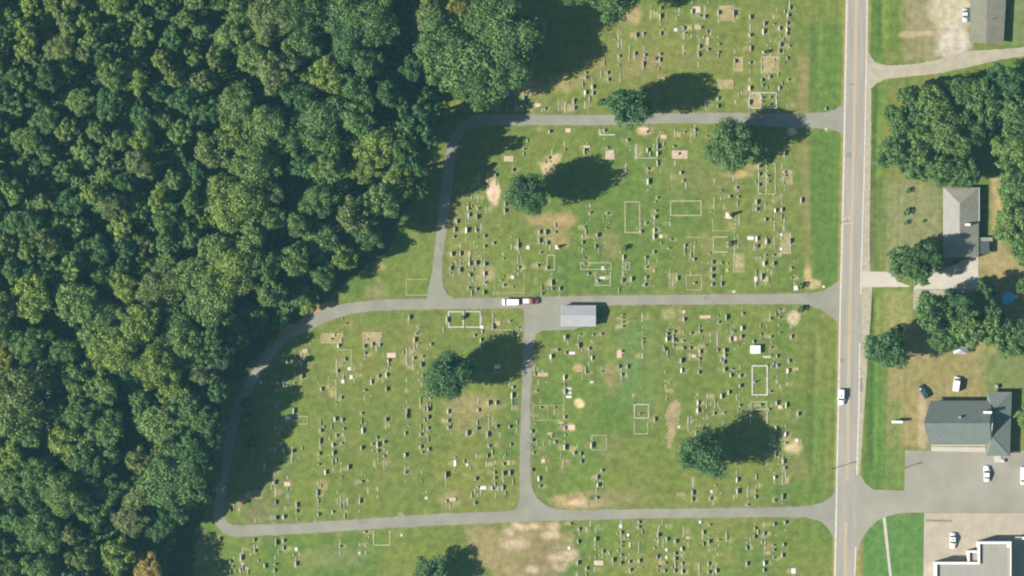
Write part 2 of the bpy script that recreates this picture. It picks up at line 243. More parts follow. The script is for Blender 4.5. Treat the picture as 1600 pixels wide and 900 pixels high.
(880,760): "122,335,26,w 185,338,30,f 255,330,30,f 55,292,18,g 115,432,38,w 250,412,42,w 308,510,30,w 112,597,44,w 180,640,30,w 278,597,36,T72 243,650,42,f 108,685,30,f 450,310,28,F24 450,362,42,w 453,405,30,f 456,440,16,d 456,470,16,d 507,378,22,F18 520,455,40,T14 590,280,28,w 588,318,22,g 590,480,90,f 590,580,34,w 385,575,44,g 452,540,22,d 450,600,34,w 516,590,28,w 522,655,34,g 750,310,24,f 805,310,24,f 740,380,38,w 742,425,28,f 808,412,40,w 875,430,40,w 940,350,70,f 975,400,20,T34 807,495,26,F18 807,553,26,F18 735,550,40,g 873,525,36,w 873,565,36,w 925,488,38,w 930,540,22,f 796,600,18,d 790,660,34,w 868,660,36,w 928,605,28,w 928,668,42,w 738,630,16,d 1070,278,24,F18 1143,300,18,d 1092,360,44,w 1093,452,42,w 1137,432,38,w 1213,418,12,d 1275,425,20,f 1140,500,26,f 1205,530,28,f 1133,605,40,w 1135,670,36,w 1193,662,38,w 1060,630,70,f 1200,620,30,f 1495,330,32,w 1492,392,40,w 1570,300,34,f 1568,370,40,w 1575,440,30,f 1575,480,30,f 1573,520,30,f 1432,480,38,w 1432,605,40,w 1570,600,42,w 1565,655,40,w",
(1140,760): "345,295,28,w 430,282,34,w 343,497,22,w 338,460,12,d 342,560,12,d 408,540,38,w 420,455,28,w 500,660,40,F34 270,300,26,w",
}
srs = random.Random(3); stones = []; seen = []
for (tx, ty), data in TILES.items():
    for it in data.split():
        a = it.split(','); X, Y, Ln = float(a[0]), float(a[1]), float(a[2]); t = a[3]
        x, y = tx + X/5, ty + Y/5
        if Ln < 8: continue
        if any(abs(x-u) < 2.2 and abs(y-v) < 3.2 for u, v in seen): continue
        seen.append((x, y)); stones.append((x, y, Ln/5*S, t))

# ------------------------------------------------------------ ground (one sheet, painted by cover)
def vnoise(X, Y, sx, sy, seed):
    rs = np.random.RandomState(seed); T = rs.rand(256, 256)
    u = X / sx + 1000; v = Y / sy + 1000
    i = np.floor(u).astype(int); j = np.floor(v).astype(int); fu = u - i; fv = v - j
    fu = fu * fu * (3 - 2 * fu); fv = fv * fv * (3 - 2 * fv)
    g = lambda a, b: T[a % 256, b % 256]
    return (g(i, j) * (1-fu) + g(i+1, j) * fu) * (1-fv) + (g(i, j+1) * (1-fu) + g(i+1, j+1) * fu) * fv
def fbm(X, Y, sx, sy, seed):
    return (vnoise(X, Y, sx, sy, seed) + .5 * vnoise(X, Y, sx/2, sy/2, seed+1) + .25 * vnoise(X, Y, sx/4, sy/4, seed+2)) / 1.75
def inpoly(X, Y, poly):
    r = np.zeros(X.shape, bool); n = len(poly)
    for k in range(n):
        x0, y0 = poly[k]; x1, y1 = poly[(k+1) % n]
        if y0 == y1: continue
        c = ((y0 > Y) != (y1 > Y)) & (X < (x1 - x0) * (Y - y0) / (y1 - y0) + x0)
        r ^= c
    return r

fx = np.arange(-168, 168.01, 0.5); fy = np.arange(-98, 98.01, 0.5)
far = np.array([-1500, -900, -600, -400, -300, -240, -200])
xs = np.concatenate([far, [-180], fx, [180], -far[::-1]]); ys = np.concatenate([far, [-150, -120], fy, [120, 150], -far[::-1]])
GX, GY = np.meshgrid(xs, ys)
PX = GX / S + 800; PY = 450 - GY / S
nz = lambda sx, sy, seed: fbm(PX, PY, sx, sy, seed)
def C(*c): return np.array(c, float)
GREEN = C(.080, .124, .025); OLIVE = C(.130, .143, .033); LIME = C(.108, .151, .028); DEEP = C(.064, .122, .024)
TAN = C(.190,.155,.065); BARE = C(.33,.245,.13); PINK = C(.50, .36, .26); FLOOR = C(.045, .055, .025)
colr = np.empty(PX.shape + (3,)); colr[:] = GREEN
def mix(c, a):
    global colr
    a = np.clip(a, 0, 1)[..., None]; colr = colr * (1 - a) + c * a
mix(OLIVE, (nz(90, 110, 1) - .35) * 1.85)
mix(LIME, (nz(60, 140, 5) - .48) * 2.0)
mix(TAN, (nz(38, 46, 9) - .60) * 1.6)
mix(DEEP, (nz(45, 160, 13) - .62) * 2.2)
def ell(cx, cy, rx, ry, c, amt=1.0, soft=.35, rag=.35, seed=21):
    d = np.sqrt(((PX-cx)/rx)**2 + ((PY-cy)/ry)**2) + (nz(12, 12, seed) - .5) * rag * 2
    mix(c, np.clip((1 + soft/2 - d) / soft, 0, 1) * amt)
def strip(x0, x1, y0, y1, c, amt, soft=4, seed=31, drift=0.0, patchy=.5):
    X = PX - (PY - y0) * drift
    a = np.clip((X-x0)/soft, 0, 1) * np.clip((x1-X)/soft, 0, 1) * np.clip((PY-y0)/10, 0, 1) * np.clip((y1-PY)/10, 0, 1)
    mix(c, a * amt * (1 - patchy + patchy * 2 * nz(8, 40, seed)))
# west section is brighter and yellower; yards are drier
strip(420, 810, 500, 830, OLIVE, .38, 60, patchy=.9); strip(650, 1245, 0, 180, OLIVE, .45, 40, patchy=.8, seed=33)
strip(350, 470, 700, 830, C(.115,.115,.05), .35, 40, seed=35)
strip(780, 1100, 300, 460, GREEN, .3, 40, seed=36); strip(940, 1040, 500, 640, C(.085,.15,.045), .6, 40, seed=38)
strip(1262, 1318, 30, 178, DEEP, .65, 8, drift=-.02); strip(1262, 1318, 200, 450, DEEP, .75, 8, drift=-.025); strip(1272, 1300, 500, 780, GREEN, .5, 10, drift=-.02)
strip(1288, 1306, 500, 780, OLIVE, .6, 8, drift=-.02); strip(1235, 1300, 500, 620, OLIVE, .5, 15)
strip(1246, 1266, 85, 178, TAN, .75, 9, patchy=.7); strip(1248, 1266, 210, 450, TAN, .62, 9, drift=.03, patchy=.6)
strip(1236, 1262, 470, 500, TAN, .4, 10)
strip(1356, 1381, -60, 100, DEEP, .8, 4); strip(1386, 1408, -60, 90, GREEN, .6, 6); strip(1408, 1520, -60, 100, C(.19,.17,.09), .8, 10, patchy=.4)
strip(1362, 1380, 128, 270, DEEP, .85, 3); strip(1380, 1420, 128, 270, OLIVE, .7, 8)
strip(1366, 1382, 270, 425, C(.075,.10,.03), .9, 4, drift=-.035, patchy=.3); strip(1379, 1475, 280, 440, C(.155,.16,.07), .85, 8, patchy=.5); strip(1358, 1366, 290, 425, C(.16,.16,.075), .8, 3)
strip(1362, 1374, 450, 560, DEEP, .9, 3, drift=-.08); strip(1376, 1432, 450, 520, C(.18,.18,.065), .85, 6, patchy=.5)
strip(1350, 1380, 545, 765, DEEP, .95, 5, patchy=.3); strip(1384, 1545, 500, 705, C(.195,.165,.07), .9, 6, patchy=.45); strip(1384, 1414, 620, 766, C(.105,.15,.04), .8, 12)
strip(1525, 1640, 540, 615, C(.12,.145,.05), .8, 20); strip(1376, 1385, 600, 766, C(.075,.14,.04), .5, 2)
strip(1345, 1445, 801, 1000, C(.068,.145,.035), .9, 4, patchy=.2); strip(1340, 1352, 830, 1000, TAN, .6, 4, drift=-.02)
strip(1432, 1450, 600, 706, C(.34,.27,.19), .7, 6, patchy=.5)
strip(1530, 1640, 390, 560, C(.22,.175,.08), .7, 25, patchy=.7); strip(1545, 1570, 270, 400, BARE, .6, 8)
strip(1570, 1640, -60, 75, C(.12,.15,.06), .7, 8)
ell(1488, 16, 34, 30, C(.35,.31,.22), .85, .5); ell(1490, 66, 26, 24, C(.38,.35,.30), .8, .7, seed=44); ell(1418, 54, 13, 5, BARE, .8, .5); ell(1455, 52, 30, 4, C(.33,.28,.18), .7, .6)
ell(1555, 410, 34, 22, C(.25,.20,.10), .7, .8); ell(1590, 392, 22, 22, TAN, .6, .8)
colr *= (1 + .035 * np.sin(PX * 2 * np.pi / 9.5 + .02 * PY) * (PX > 1256) * (PX < 1440) + .018 * np.sin((PX * .97 + PY * .24) * 2 * np.pi / 11))[..., None]
# bare and dry patches in the cemetery
mix(C(.235,.185,.10), inpoly(PX + (nz(7,7,50)-.5)*6, PY, [(1057,622),(1064,634),(1060,658),(1052,690),(1045,703),(1041,690),(1042,665),(1038,648),(1047,630)]) * .95)
ell(905, 784, 42, 12, C(.29,.22,.11), .9, .7, seed=51); ell(905, 785, 15, 5, PINK, .8, .6); ell(955, 778, 60, 12, C(.17,.15,.07), .6, .9, seed=53)
mix(C(.200,.168,.078), np.clip((1.15 - np.sqrt(((PX-815)/85)**2 + ((PY-862)/56)**2) + (nz(30,30,55)-.5)*.9) * 3, 0, 1) * (PY > 816) * (PX < 893 + 8*nz(10,10,57)) * .95)
mix(C(.165,.135,.065), np.clip((.9 - np.sqrt(((PX-845)/50)**2 + ((PY-875)/46)**2)) * 2.5, 0, 1) * (PY > 818) * .85)
for x, y, rx, ry in ((805,850,14,7),(806,820,6,5),(817,825,6,4),(857,836,7,4),(868,835,5,5),(873,871,13,6),(893,866,8,6),(875,885,9,6),(832,890,7,4),(795,831,6,4),(835,822,7,4),(865,822,6,5)):
    ell(x, y, rx*1.3, ry*1.3, C(.37,.29,.20), .8, .9, .3, seed=int(x))
ell(771, 301, 11, 19, PINK, .95, .3); ell(764, 280, 6, 8, BARE, .7, .5); ell(855, 262, 12, 10, C(.44,.34,.20), .9, .5, .7); ell(866, 250, 10, 9, C(.36,.29,.16), .8, .5, .7)
ell(855, 345, 34, 12, C(.25,.19,.09), .75, .7); ell(885, 342, 18, 12, C(.27,.20,.09), .7, .6); ell(872, 372, 20, 16, C(.24,.18,.08), .7, .8)
ell(820, 137, 30, 14, C(.33,.25,.12), .85, .6); ell(760, 160, 18, 9, C(.32,.24,.12), .7, .6); ell(880, 130, 25, 12, C(.26,.21,.09), .7, .8); ell(985, 22, 18, 16, C(.27,.21,.10), .85, .7)
ell(1010, 95, 22, 18, TAN, .7, .9); ell(928, 98, 16, 16, TAN, .7, .9); ell(985, 110, 20, 14, TAN, .55, .9)
ell(480, 510, 38, 8, C(.25,.13,.07), .0); ell(1238, 205, 7, 6, PINK, .9, .4); ell(1008, 204, 12, 7, C(.40,.29,.17), .85, .5)
ell(740, 632, 40, 16, C(.22,.18,.08), .8, .7); ell(725, 650, 30, 26, C(.19,.165,.075), .6, .9); ell(1045, 490, 14, 8, C(.27,.24,.12), .6, .8)
ell(1153, 272, 22, 6, C(.33,.25,.11), .85, .5); ell(1178, 262, 14, 6, C(.25,.21,.09), .7, .6); ell(1240, 700, 14, 11, C(.40,.32,.18), .85, .6, .6); ell(1228, 683, 8, 10, C(.3,.26,.13), .7, .6)
ell(1268, 444, 14, 8, C(.36,.29,.15), .85, .6); ell(1262, 430, 6, 18, C(.33,.25,.12), .8, .6); ell(1240, 497, 9, 11, C(.42,.34,.24), .8, .6); ell(1290, 492, 12, 5, TAN, .6, .8)
ell(904, 630, 8, 7, C(.46,.37,.2), .9, .4); ell(903, 576, 8, 6, BARE, .9, .4); ell(968, 553, 5, 6, PINK, .9, .4); ell(955, 590, 12, 22, C(.22,.17,.08), .6, .9)
ell(892, 668, 7, 6, BARE, .85, .4); ell(895, 702, 7, 6, C(.3,.28,.13), .7, .6); ell(705, 780, 14, 12, C(.22,.19,.10), .7, .7); ell(795, 540, 6, 4, BARE, .3)
ell(377, 785, 8, 6, C(.30,.2,.1), .8, .7); ell(410, 800, 22, 16, C(.14,.13,.06), .6, .9); ell(448, 756, 8, 5, BARE, .7, .5); ell(588, 458, 16, 14, C(.21,.18,.08), .6, .9)
ell(660, 650, 10, 14, TAN, .4, .9); ell(505, 757, 8, 8, C(.27,.21,.10), .7, .7); ell(1075, 470, 60, 5, OLIVE, .4); ell(525, 870, 50, 16, C(.14,.16,.065), .6, .9)
ell(450, 858, 8, 5, C(.27,.23,.11), .8, .5); ell(310, 850, 12, 40, C(.19,.17,.08), .6, .9); ell(596, 415, 10, 6, C(.24,.20,.09), .8, .7); ell(1105, 380, 12, 16, C(.20,.17,.08), .4)
ell(955, 380, 14, 22, TAN, .6, .8); ell(870, 455, 15, 6, DEEP, .5, .8); ell(760, 385, 30, 28, LIME, .5, .9); ell(700, 430, 8, 20, C(.12,.13,.05), .5, .9)
ell(735, 420, 26, 34, C(.16,.155,.065), .55, .9); ell(760, 430, 14, 16, C(.27,.22,.12), .6, .8); ell(1040, 210, 26, 22, OLIVE, .6, .9); ell(1095, 280, 45, 24, C(.13,.135,.05), .6, 1.0)
KC = {'w': (.36,.37,.32), 't': (.29,.26,.155), 'k': (.29,.31,.22), 'p': (.38,.31,.24)}
PLOTS = [(1209,334-20,1260,342-2,'',0,'',0)][:0] + [
    (1047,313,1096.5,337.5,'t',2.2,'NSEW',0,"wide rectangular kerbed plot, empty grass inside, the largest of its kind"),
    (1174.5,570.5,1200,618,'w',2.6,'NSEW',0,"tall thick white-kerbed plot just south of the white stone vault"),
    (700,486,725,512,'w',2.4,'NSWE',0,"western half of the double white-kerbed plot beside the middle lane"),
    (727.5,486,751.5,512,'w',2.2,'NSE',0,"eastern half of the double white-kerbed plot beside the middle lane"),
    (769,485,818,516,'t',1.6,'WS',0,"open-sided tan-kerbed plot between the double plot and the side lane"),
    (976,314.5,1000.5,364,'t',2.0,'NSEW',0,"tall narrow tan-kerbed plot right of the round dark tree's shadow"),
    (1114,369.5,1138,394.5,'k',1.8,'NSW',0,"square kerbed plot holding a white stone and dark evergreen"),
    (1072,429,1097,453.5,'t',1.6,'NSEW',0,"square plot of thin kerbs just above the middle lane"),
    (1072,370,1095,395,'t',1.6,'N',0,"faded square plot with one thick northern kerb"),
    (906.5,410,955.5,421.5,'k',1.5,'NSWE',0,"long shallow kerbed plot above the shed"),
    (930,423,954.5,446.5,'k',1.6,'WES',0,"square kerbed plot with tan slab directly north of the shed"),
    (976.5,409.5,984.5,422,'k',1.4,'NSEW',0,"tiny square plot east of the shallow kerbed plot"),
    (854,398,867,422,'k',1.6,'NSEW',0,"narrow upright-shaped plot south of the dry patch"),
    (773,424,820,458,'t',1.2,'WES',0,"thin-kerbed plot just above the two parked vehicles"),
    (936.5,199.5,961,211.5,'w',2.2,'WS',0,"L-shaped white kerbing at the upper lane's southern edge"),
    (946,234.5,960,249,'p',2.2,'NSEW','p',"small pinkish square plot west of the tall narrow plot"),
    (992,222,1027,247.5,'k',1.6,'WS',0,"kerbed plot with three tall pale headstones on its eastern side"),
    (1050,235,1074.5,248,'p',1.6,'NSEW','p',"pink gravel plot east of the three tall pale headstones"),
    (1184.5,255,1198,303.5,'k',1.6,'NSEW',0,"western half of the tall twin plot near the main road"),
    (1199.5,255,1212,303.5,'k',1.6,'NSE',0,"eastern half of the tall twin plot near the main road"),
    (1223,266,1238,288,'t',1.4,'NEW','t',"small tan plot east of the tall twin plot"),
    (1171,144,1189,169.5,'w',1.8,'NSEW','t',"western half of the white-kerbed plot north of the upper lane"),
    (1190,144,1214,169.5,'w',2.0,'NSE',0,"eastern half of the white-kerbed plot north of the upper lane"),
    (1190,88,1218,113,'t',1.4,'NWS','t',"faint tan plot in the northern section beside the grass strip"),
    (1146.5,89,1161,111,'t',1.4,'NWE','t',"small tan plot with a dark stone in the northern section"),
    (1121,125,1146,138,'t',1.4,'NSEW','t',"empty tan plot north of the upper lane"),
    (1122,9,1146,32,'t',1.2,'NSEW','t',"tan grass plot with a wall-like stone on its east side"),
    (502,521,536,536,'t',1.6,'NSEW','t',"wide tan plot below the north-west curve of the lane"),
    (567,519,596.5,536,'t',1.6,'NSEW','t',"tan plot with three white stones along its southern side"),
    (528.5,546,549.5,578,'k',1.4,'NE',0,"two-sided kerbed plot in the western section"),
    (457.5,650,480.5,663,'k',1.3,'NSEW',0,"small kerbed plot in the western section near the wood's shade"),
    (387,767,411,779,'t',1.4,'NSEW','t',"small tan plot at the wood shadow's edge"),
    (415,627,448,631,'t',1.6,'N',0,"single tan kerb running from the wood's shade"),
    (990.5,631,1014.5,654,'k',2.2,'NSEW',0,"square kerbed plot with a thick southern kerb, west of the bare patch"),
    (990.5,656,1013,678.5,'k',1.5,'WES',0,"thin-kerbed plot attached below the thick southern kerb"),
    (924.5,680,948,703.5,'k',1.2,'NSEW',0,"faint square plot with a wide white headstone on its west side"),
    (833,633,857,657,'t',1.2,'NSEW',0,"faint yellowish plot beside the side lane"),
    (858.5,633,881,657,'t',1.2,'NSE',0,"faint yellowish plot second from the side lane"),
    (881,617,896,640,'k',1.1,'W',0,"single thin kerb left of the striped white slabs"),
    (1172.5,627,1199,640,'k',1.6,'NSEW',0,"shallow kerbed plot directly below the tall thick-kerbed plot"),
    (1171.5,641,1199.5,664,'w',1.8,'WE',0,"open kerbed plot reaching the south-east tree's shadow"),
    (583,827,610,852.5,'k',1.8,'WES',0,"kerbed plot alone below the lower lane in the west"),
    (634.5,436,668,461.5,'k',1.2,'NSW',0,"faint plot west of the fork of the lanes"),
    (728,330,744,355,'k',1.0,'W',0,"single thin kerb near the north-south lane"),
    (1113,340,1140,361,'k',1.1,'WS',0,"two thin kerbs south of the square tan monument"),
    (1146,395,1163,425,'t',1.4,'WS','t',"yellowish plot east of the evergreen shrub plot"),
    (1219.5,364,1236,396,'p',1.6,'ES','t',"pinkish corner kerbing near the worn tan strip"),
    (982,49,1007,103,'t',1.2,'NW',0,"tan corner kerbing around dry northern graves"),
    (828,597,852,600,'t',1.0,'',0,"")][:47] 
# drier or greener turf over single graves, on the side away from the stone
prs = random.Random(12)
def local(cx, cy, hw, hh, c, amt):
    i0, i1 = np.searchsorted(xs, [(cx-hw-3-800)*S, (cx+hw+3-800)*S]); j0, j1 = np.searchsorted(ys, [(450-cy-hh-3)*S, (450-cy+hh+3)*S])
    X = PX[j0:j1, i0:i1]; Y = PY[j0:j1, i0:i1]
    a = np.clip((hw + 1.2 - np.abs(X-cx)) / 2.4, 0, 1) * np.clip((hh + 1.2 - np.abs(Y-cy)) / 2.4, 0, 1)
    a = (a * np.clip(amt * (.35 + 1.3 * vnoise(X, Y, 3.5, 3.5, 90)), 0, 1))[..., None]
    colr[j0:j1, i0:i1] = colr[j0:j1, i0:i1] * (1 - a) + np.array(c) * a
for x0, y0, x1, y1, st, kw, sides, infill, lab in PLOTS:
    if infill == 't': local((x0+x1)/2, (y0+y1)/2, (x1-x0)/2, (y1-y0)/2, (.27,.22,.115), .95)
for x, y, L, t in stones:
    u = prs.random(); side = prs.choice((1, 1, -1))
    c = prs.choice([(.25,.20,.10),(.20,.185,.08),(.30,.24,.13),(.17,.165,.065),(.055,.11,.03),(.16,.15,.06)])
    if u < .75: local(x + side * (5 + prs.random()*2), y, 4.2, max(3, L/S/2*.8), c, prs.uniform(.3, .9))
    if prs.random() < .5: local(x, y, 2.6, max(3, L/S/2 + 2), (.22,.19,.09), .7)
for k in range(700):
    x, y = prs.uniform(330, 1245), prs.uniform(0, 900)
    local(x, y, prs.uniform(1.5, 6), prs.uniform(2, 8), prs.choice([(.20,.185,.08),(.16,.155,.06),(.055,.11,.03),(.15,.17,.055)]), prs.uniform(.15, .45))
# lanes: centre lines in pixels, for the yellow fringe of the mown grass
LANES = [[(1318,186),(1075,183),(760,187),(730,192),(712,212),(703,250),(696,300),(690,360),(684,410),(681,466)],
         [(1312,466),(1000,468),(820,473),(680,475),(600,477),(555,481),(520,490),(480,507),(445,528),(425,552),(398,590),(374,640),(362,700),(350,760),(342,800),(346,818),(372,829),(460,826),(600,817),(800,807),(1000,802),(1200,800),(1305,800)],
         [(828,480),(825,560),(821,700),(822,800)]]
def pdist(poly):
    D = np.full(PX.shape, 1e9)
    for (x0, y0), (x1, y1) in zip(poly[:-1], poly[1:]):
        dx, dy = x1-x0, y1-y0; t = np.clip(((PX-x0)*dx + (PY-y0)*dy) / (dx*dx+dy*dy), 0, 1)
        D = np.minimum(D, np.hypot(PX-x0-t*dx, PY-y0-t*dy))
    return D
lane_d = np.minimum(np.minimum(pdist(LANES[0]), pdist(LANES[1])), pdist(LANES[2]))
mix(C(.15,.14,.055), np.clip((12.5 - lane_d) / 3, 0, 1) * nz(10, 10, 60) * 1.0)
road_d = np.abs(PX - (1339.5 - (PY) * .0205))
mix(C(.22,.19,.06), np.clip((22.5 - road_d) / 2.5, 0, 1) * .85)
# orange dead leaves along the north-west curve
cd = pdist([(438,520),(470,500),(500,481),(522,473)])
mix(C(.36,.20,.11), np.clip((5 - cd)/3, 0, 1) * .8)
FOREST = [(-80,-80),(652,-80),(640,200),(640,330),(590,405),(540,445),(480,490),(438,515),(400,560),(350,620),(335,700),(325,800),(300,860),(300,980),(-80,980)]
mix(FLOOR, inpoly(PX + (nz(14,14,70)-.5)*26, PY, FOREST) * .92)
ell(366, 657, 8, 12, C(.42,.36,.30), .9, .5)
out_ = (PX < -60) | (PY < -60) & (PX < 600) | (PY > 960) & (PX < 260)
mix(C(.06,.09,.03), out_ * 1.0)

GZ = (nz(60, 60, 80) - .5) * .10 + (nz(9, 9, 84) - .5) * .05
flat = np.clip((lane_d - 9) / 5, 0, 1) * np.clip((road_d - 24) / 6, 0, 1) * (PX < 1410)
inside = (PX > -40) & (PX < 1640) & (PY > -40) & (PY < 940)
GZ = (GZ - .06) * flat * inside
def ditch(x0, w, depth, y0, y1, drift):
    X = PX - (PY - y0) * drift
    return -depth * np.exp(-((X - x0) / w) ** 2) * np.clip((PY-y0)/25, 0, 1) * np.clip((y1-PY)/25, 0, 1)
GZ += ditch(1372, 6, .35, 120, 425, -.02) + ditch(1367, 5, .35, 450, 745, -.01) + ditch(1275, 6, .28, 500, 745, -.02) + ditch(1276, 7, .22, 10, 165, 0) + ditch(1378, 5, .3, -60, 85, 0)
nv = len(xs) * len(ys)
gme = bpy.data.meshes.new("ground")
gme.vertices.add(nv)
gme.vertices.foreach_set("co", np.stack([GX, GY, GZ], -1).astype(np.float32).ravel())
nxq, nyq = len(xs) - 1, len(ys) - 1
ii = (np.arange(nyq)[:, None] * len(xs) + np.arange(nxq)[None, :]).ravel()
quads = np.stack([ii, ii + 1, ii + 1 + len(xs), ii + len(xs)], -1)
gme.loops.add(quads.size); gme.loops.foreach_set("vertex_index", quads.ravel().astype(np.int32))
gme.polygons.add(len(quads)); gme.polygons.foreach_set("loop_start", (np.arange(len(quads)) * 4).astype(np.int32))
gme.polygons.foreach_set("use_smooth", np.ones(len(quads), bool))
gme.update(); gme.validate()
ca = gme.color_attributes.new("Col", 'FLOAT_COLOR', 'POINT')
ca.data.foreach_set("color", np.concatenate([colr, np.ones(PX.shape + (1,))], -1).astype(np.float32).ravel())
gme.materials.append(M['ground'])
tag(link("ground", gme), "mown cemetery grass with dry patches", kind="structure")

# ------------------------------------------------------------ paved sheets
def ragged(poly, amp=0.12, step=4.0, seed=1):
    rs = random.Random(seed); out = []
    n = len(poly)
    for k in range(n):
        a, b = poly[k], poly[(k+1) % n]
        d = math.hypot(b[0]-a[0], b[1]-a[1]); m = max(1, int(d / step))
        for i in range(m):
            t = i / m
            j = (rs.uniform(-1, 1) * amp / S, rs.uniform(-1, 1) * amp / S)
            out.append((a[0] + (b[0]-a[0]) * t + j[0], a[1] + (b[1]-a[1]) * t + j[1]))
    return out
def sheet(name, poly, z, mat, parent=None, amp=0.0, kind="structure", thick=0.0, label=None):
    if amp: poly = ragged(poly, amp, seed=len(name) + int(poly[0][0]))
    vs = [P(x, y) + Vector((0, 0, z)) for x, y in poly]
    vs = [Vector((v.x, v.y, z)) for v in vs]
    n = len(vs); fs = [tuple(range(n))]
    lo = [Vector((v.x, v.y, -0.25)) for v in vs]
    fs += [(i, i + n, (i+1) % n + n, (i+1) % n) for i in range(n)]
    o = link(name, mesh(name, vs + lo, fs, mat), parent)
    if o.data.polygons[0].normal.z < 0:
        o.data.flip_normals()
    if parent is None and kind: o['kind'] = kind
    if label: o['label'] = label
    return o
# upper lane and the bend down to the middle lane
sheet("cemetery_lane", [(1319,150),(1316,163),(1305,171),(1290,175.5),(1245,178),(1150,176.5),(1075,176),(1000,178.5),(940,180),(860,179.5),(800,178.5),(760,178.5),(738,181),(716,194),(704,212),(698,235),(694,262),(688.5,300),(684,345),(679,390),(675,425),(670,452),(667,464),(667,472),(716,472),(706,464.5),(698,459),(693,448),(690.5,430),(691,405),(696,370),(701,335),(705,300),(709,262),(713,238),(719,218),(729,204),(745,197),(760,195.5),(860,195.5),(940,196),(1075,192),(1150,194),(1240,200),(1290,201),(1305,204),(1318,209)], .024, M['lane'], amp=.14)
sheet("cemetery_lane", [(1314,436),(1300,447),(1285,455),(1262,458.5),(1150,460),(1000,461),(840,464),(716,466.3),(600,467.6),(560,471.5),(535,475.5),(500,484.5),(470,503),(441,522),(425,541),(407,562),(386,592),(370,622),(357,655),(349,700),(341,745),(335,785),(333,806),(337,819),(343,828),(353,835),(366,839),(380,838.5),(460,834.6),(600,825.5),(700,820.5),(800,815.5),(900,812.8),(1000,810),(1200,808),(1260,808.5),(1283,815),(1296,828),(1304,846),(1306,760),(1300,776),(1284,785.5),(1260,791),(1200,793),(1000,795.5),(890,797.5),(866,795),(850,789),(840,789),(812,789),(804,796),(790,799.3),(700,801.5),(600,808.7),(460,817.5),(380,820.6),(364,820),(353,815),(348.5,805),(350,785),(356,745),(364,702),(372,660),(384,628),(400,598),(421,568),(434,550),(447,534),(480,516),(510,503),(545,491),(580,485.8),(660,483.5),(820,481.5),(900,478.5),(1000,476.2),(1240,475),(1262,477),(1282,483),(1298,494),(1312,506)], .020, M['lane'], amp=.14)
sheet("cemetery_lane", [(819,476),(818.3,520),(817.5,560),(814,640),(812.3,700),(812,780),(809,792),(804,798),(868,797),(850,787),(839,778),(832,764),(828.7,745),(828.6,700),(828.4,640),(832,560),(834.5,535),(838,522),(846,516.5),(896,515),(910,511),(932,510),(932,477)], .028, M['lane'], amp=.12)
# main road with shoulder
def redge(x0, x1, ys_, dx=0): pass
RL = [(1353,-1500),(1324,-60),(1321.5,0),(1319.5,90),(1318,180),(1316,290),(1313.2,400),(1311.5,460),(1309.5,560),(1308,640),(1306,740),(1304.8,800),(1302.6,900),(1301,970),(1271,2400)]
RR = [(1387,-1500),(1358,-60),(1356.5,0),(1355.5,85),(1354,170),(1351.5,290),(1348.5,380),(1346.5,460),(1345,560),(1342.5,650),(1340,740),(1339,800),(1337.5,900),(1336,970),(1306,2400)]
sheet("main_road", RL + RR[::-1], .036, M['road'])
sheet("road_shoulder", [(1355,88)] + [(1361,140),(1361.5,200),(1360,300),(1359,380),(1360,428),(1363,446),(1361,490),(1357.5,540),(1353,600),(1347,690),(1343,735)] + RR[10:3:-1], .014, M['shoulder'], amp=.08)
def line_strip(name, pts, w, mat, z=.041, parent=None):
    m = MB()
    vs = []
    for i, (x, y) in enumerate(pts):
        a = P(*pts[max(i-1, 0)]); b = P(*pts[min(i+1, len(pts)-1)]); d = (b-a).normalized(); nrm = Vector((-d.y, d.x, 0)) * w / 2
        p = P(x, y); vs += [p + nrm + Vector((0,0,z)), p - nrm + Vector((0,0,z))]
    m.add(vs, [(2*i+1, 2*i, 2*i+2, 2*i+3)[::-1] for i in range(len(pts)-1)])
    o = m.build(name, mat, parent)
    if parent is None: o['kind'] = "structure"
    return o
shift = lambda pts, dx: [(x+dx, y) for x, y in pts]
line_strip("edge_line", shift(RL, 1.8), .42, M['white_line'])
line_strip("edge_line", shift(RR[:8], -1.6), .36, M['white_line'])
line_strip("edge_line", [(1343.4,536),(1341.8,640),(1339,735),(1339.5,742)], .40, M['white_line'])
line_strip("edge_line", [(1337,855),(1335,905),(1334,970),(1304,2400)], .38, M['white_line'])
cl = [(1369.5,-1500),(1340,-60),(1338.4,0),(1335.5,160),(1331.9,310),(1328.4,460),(1325.6,610),(1323.4,752)]
for dx in (-1.3, 1.3):
    line_strip("centre_line", shift(cl, dx), .22, M['yellow_line'])
    line_strip("centre_line", [(1321.6+dx,815),(1320.3+dx,900),(1319.5+dx,970),(1289+dx,2400)], .22, M['yellow_line'])
for pts in ([(1316,340),(1331,340)], [(1317,349.5),(1331,349.5)], [(1318,341),(1330,349)], [(1318,349),(1330,341)]):
    line_strip("lane_marking", pts, .40, M['faint_line'], z=.045 + .004*pts[0][0] % .01)
for y in (55, 197, 262, 368, 520, 672, 693, 835): line_strip("tar_joint", [(1322 - y*.0205, y), (1355 - y*.0205, y+.5)], .12, M['crack'], z=.040)
M['patch'] = make_mat("newer_asphalt_patch", (0.165, 0.160, 0.138), 0.9, 0.12, 1.0)
crs = random.Random(23)
for x0, y0, x1, y1 in ((1322,238,1331,246),(1340,590,1347.5,612),(1310,560,1319,566),(1325,130,1334,133)):
    sheet("asphalt_patch", [(x0,y0),(x1,y0),(x1,y1),(x0,y1)], .0405, M['patch'], amp=.12)
for x0, y0, x1, y1 in ((1100,463,1112,470),(560,812,575,818),(822,690,828,704),(1010,182,1024,189),(686,380,692,392),(760,468,768,475)):
    sheet("asphalt_patch", [(x0,y0),(x1,y0),(x1,y1),(x0,y1)], .0325, M['patch'], amp=.12)
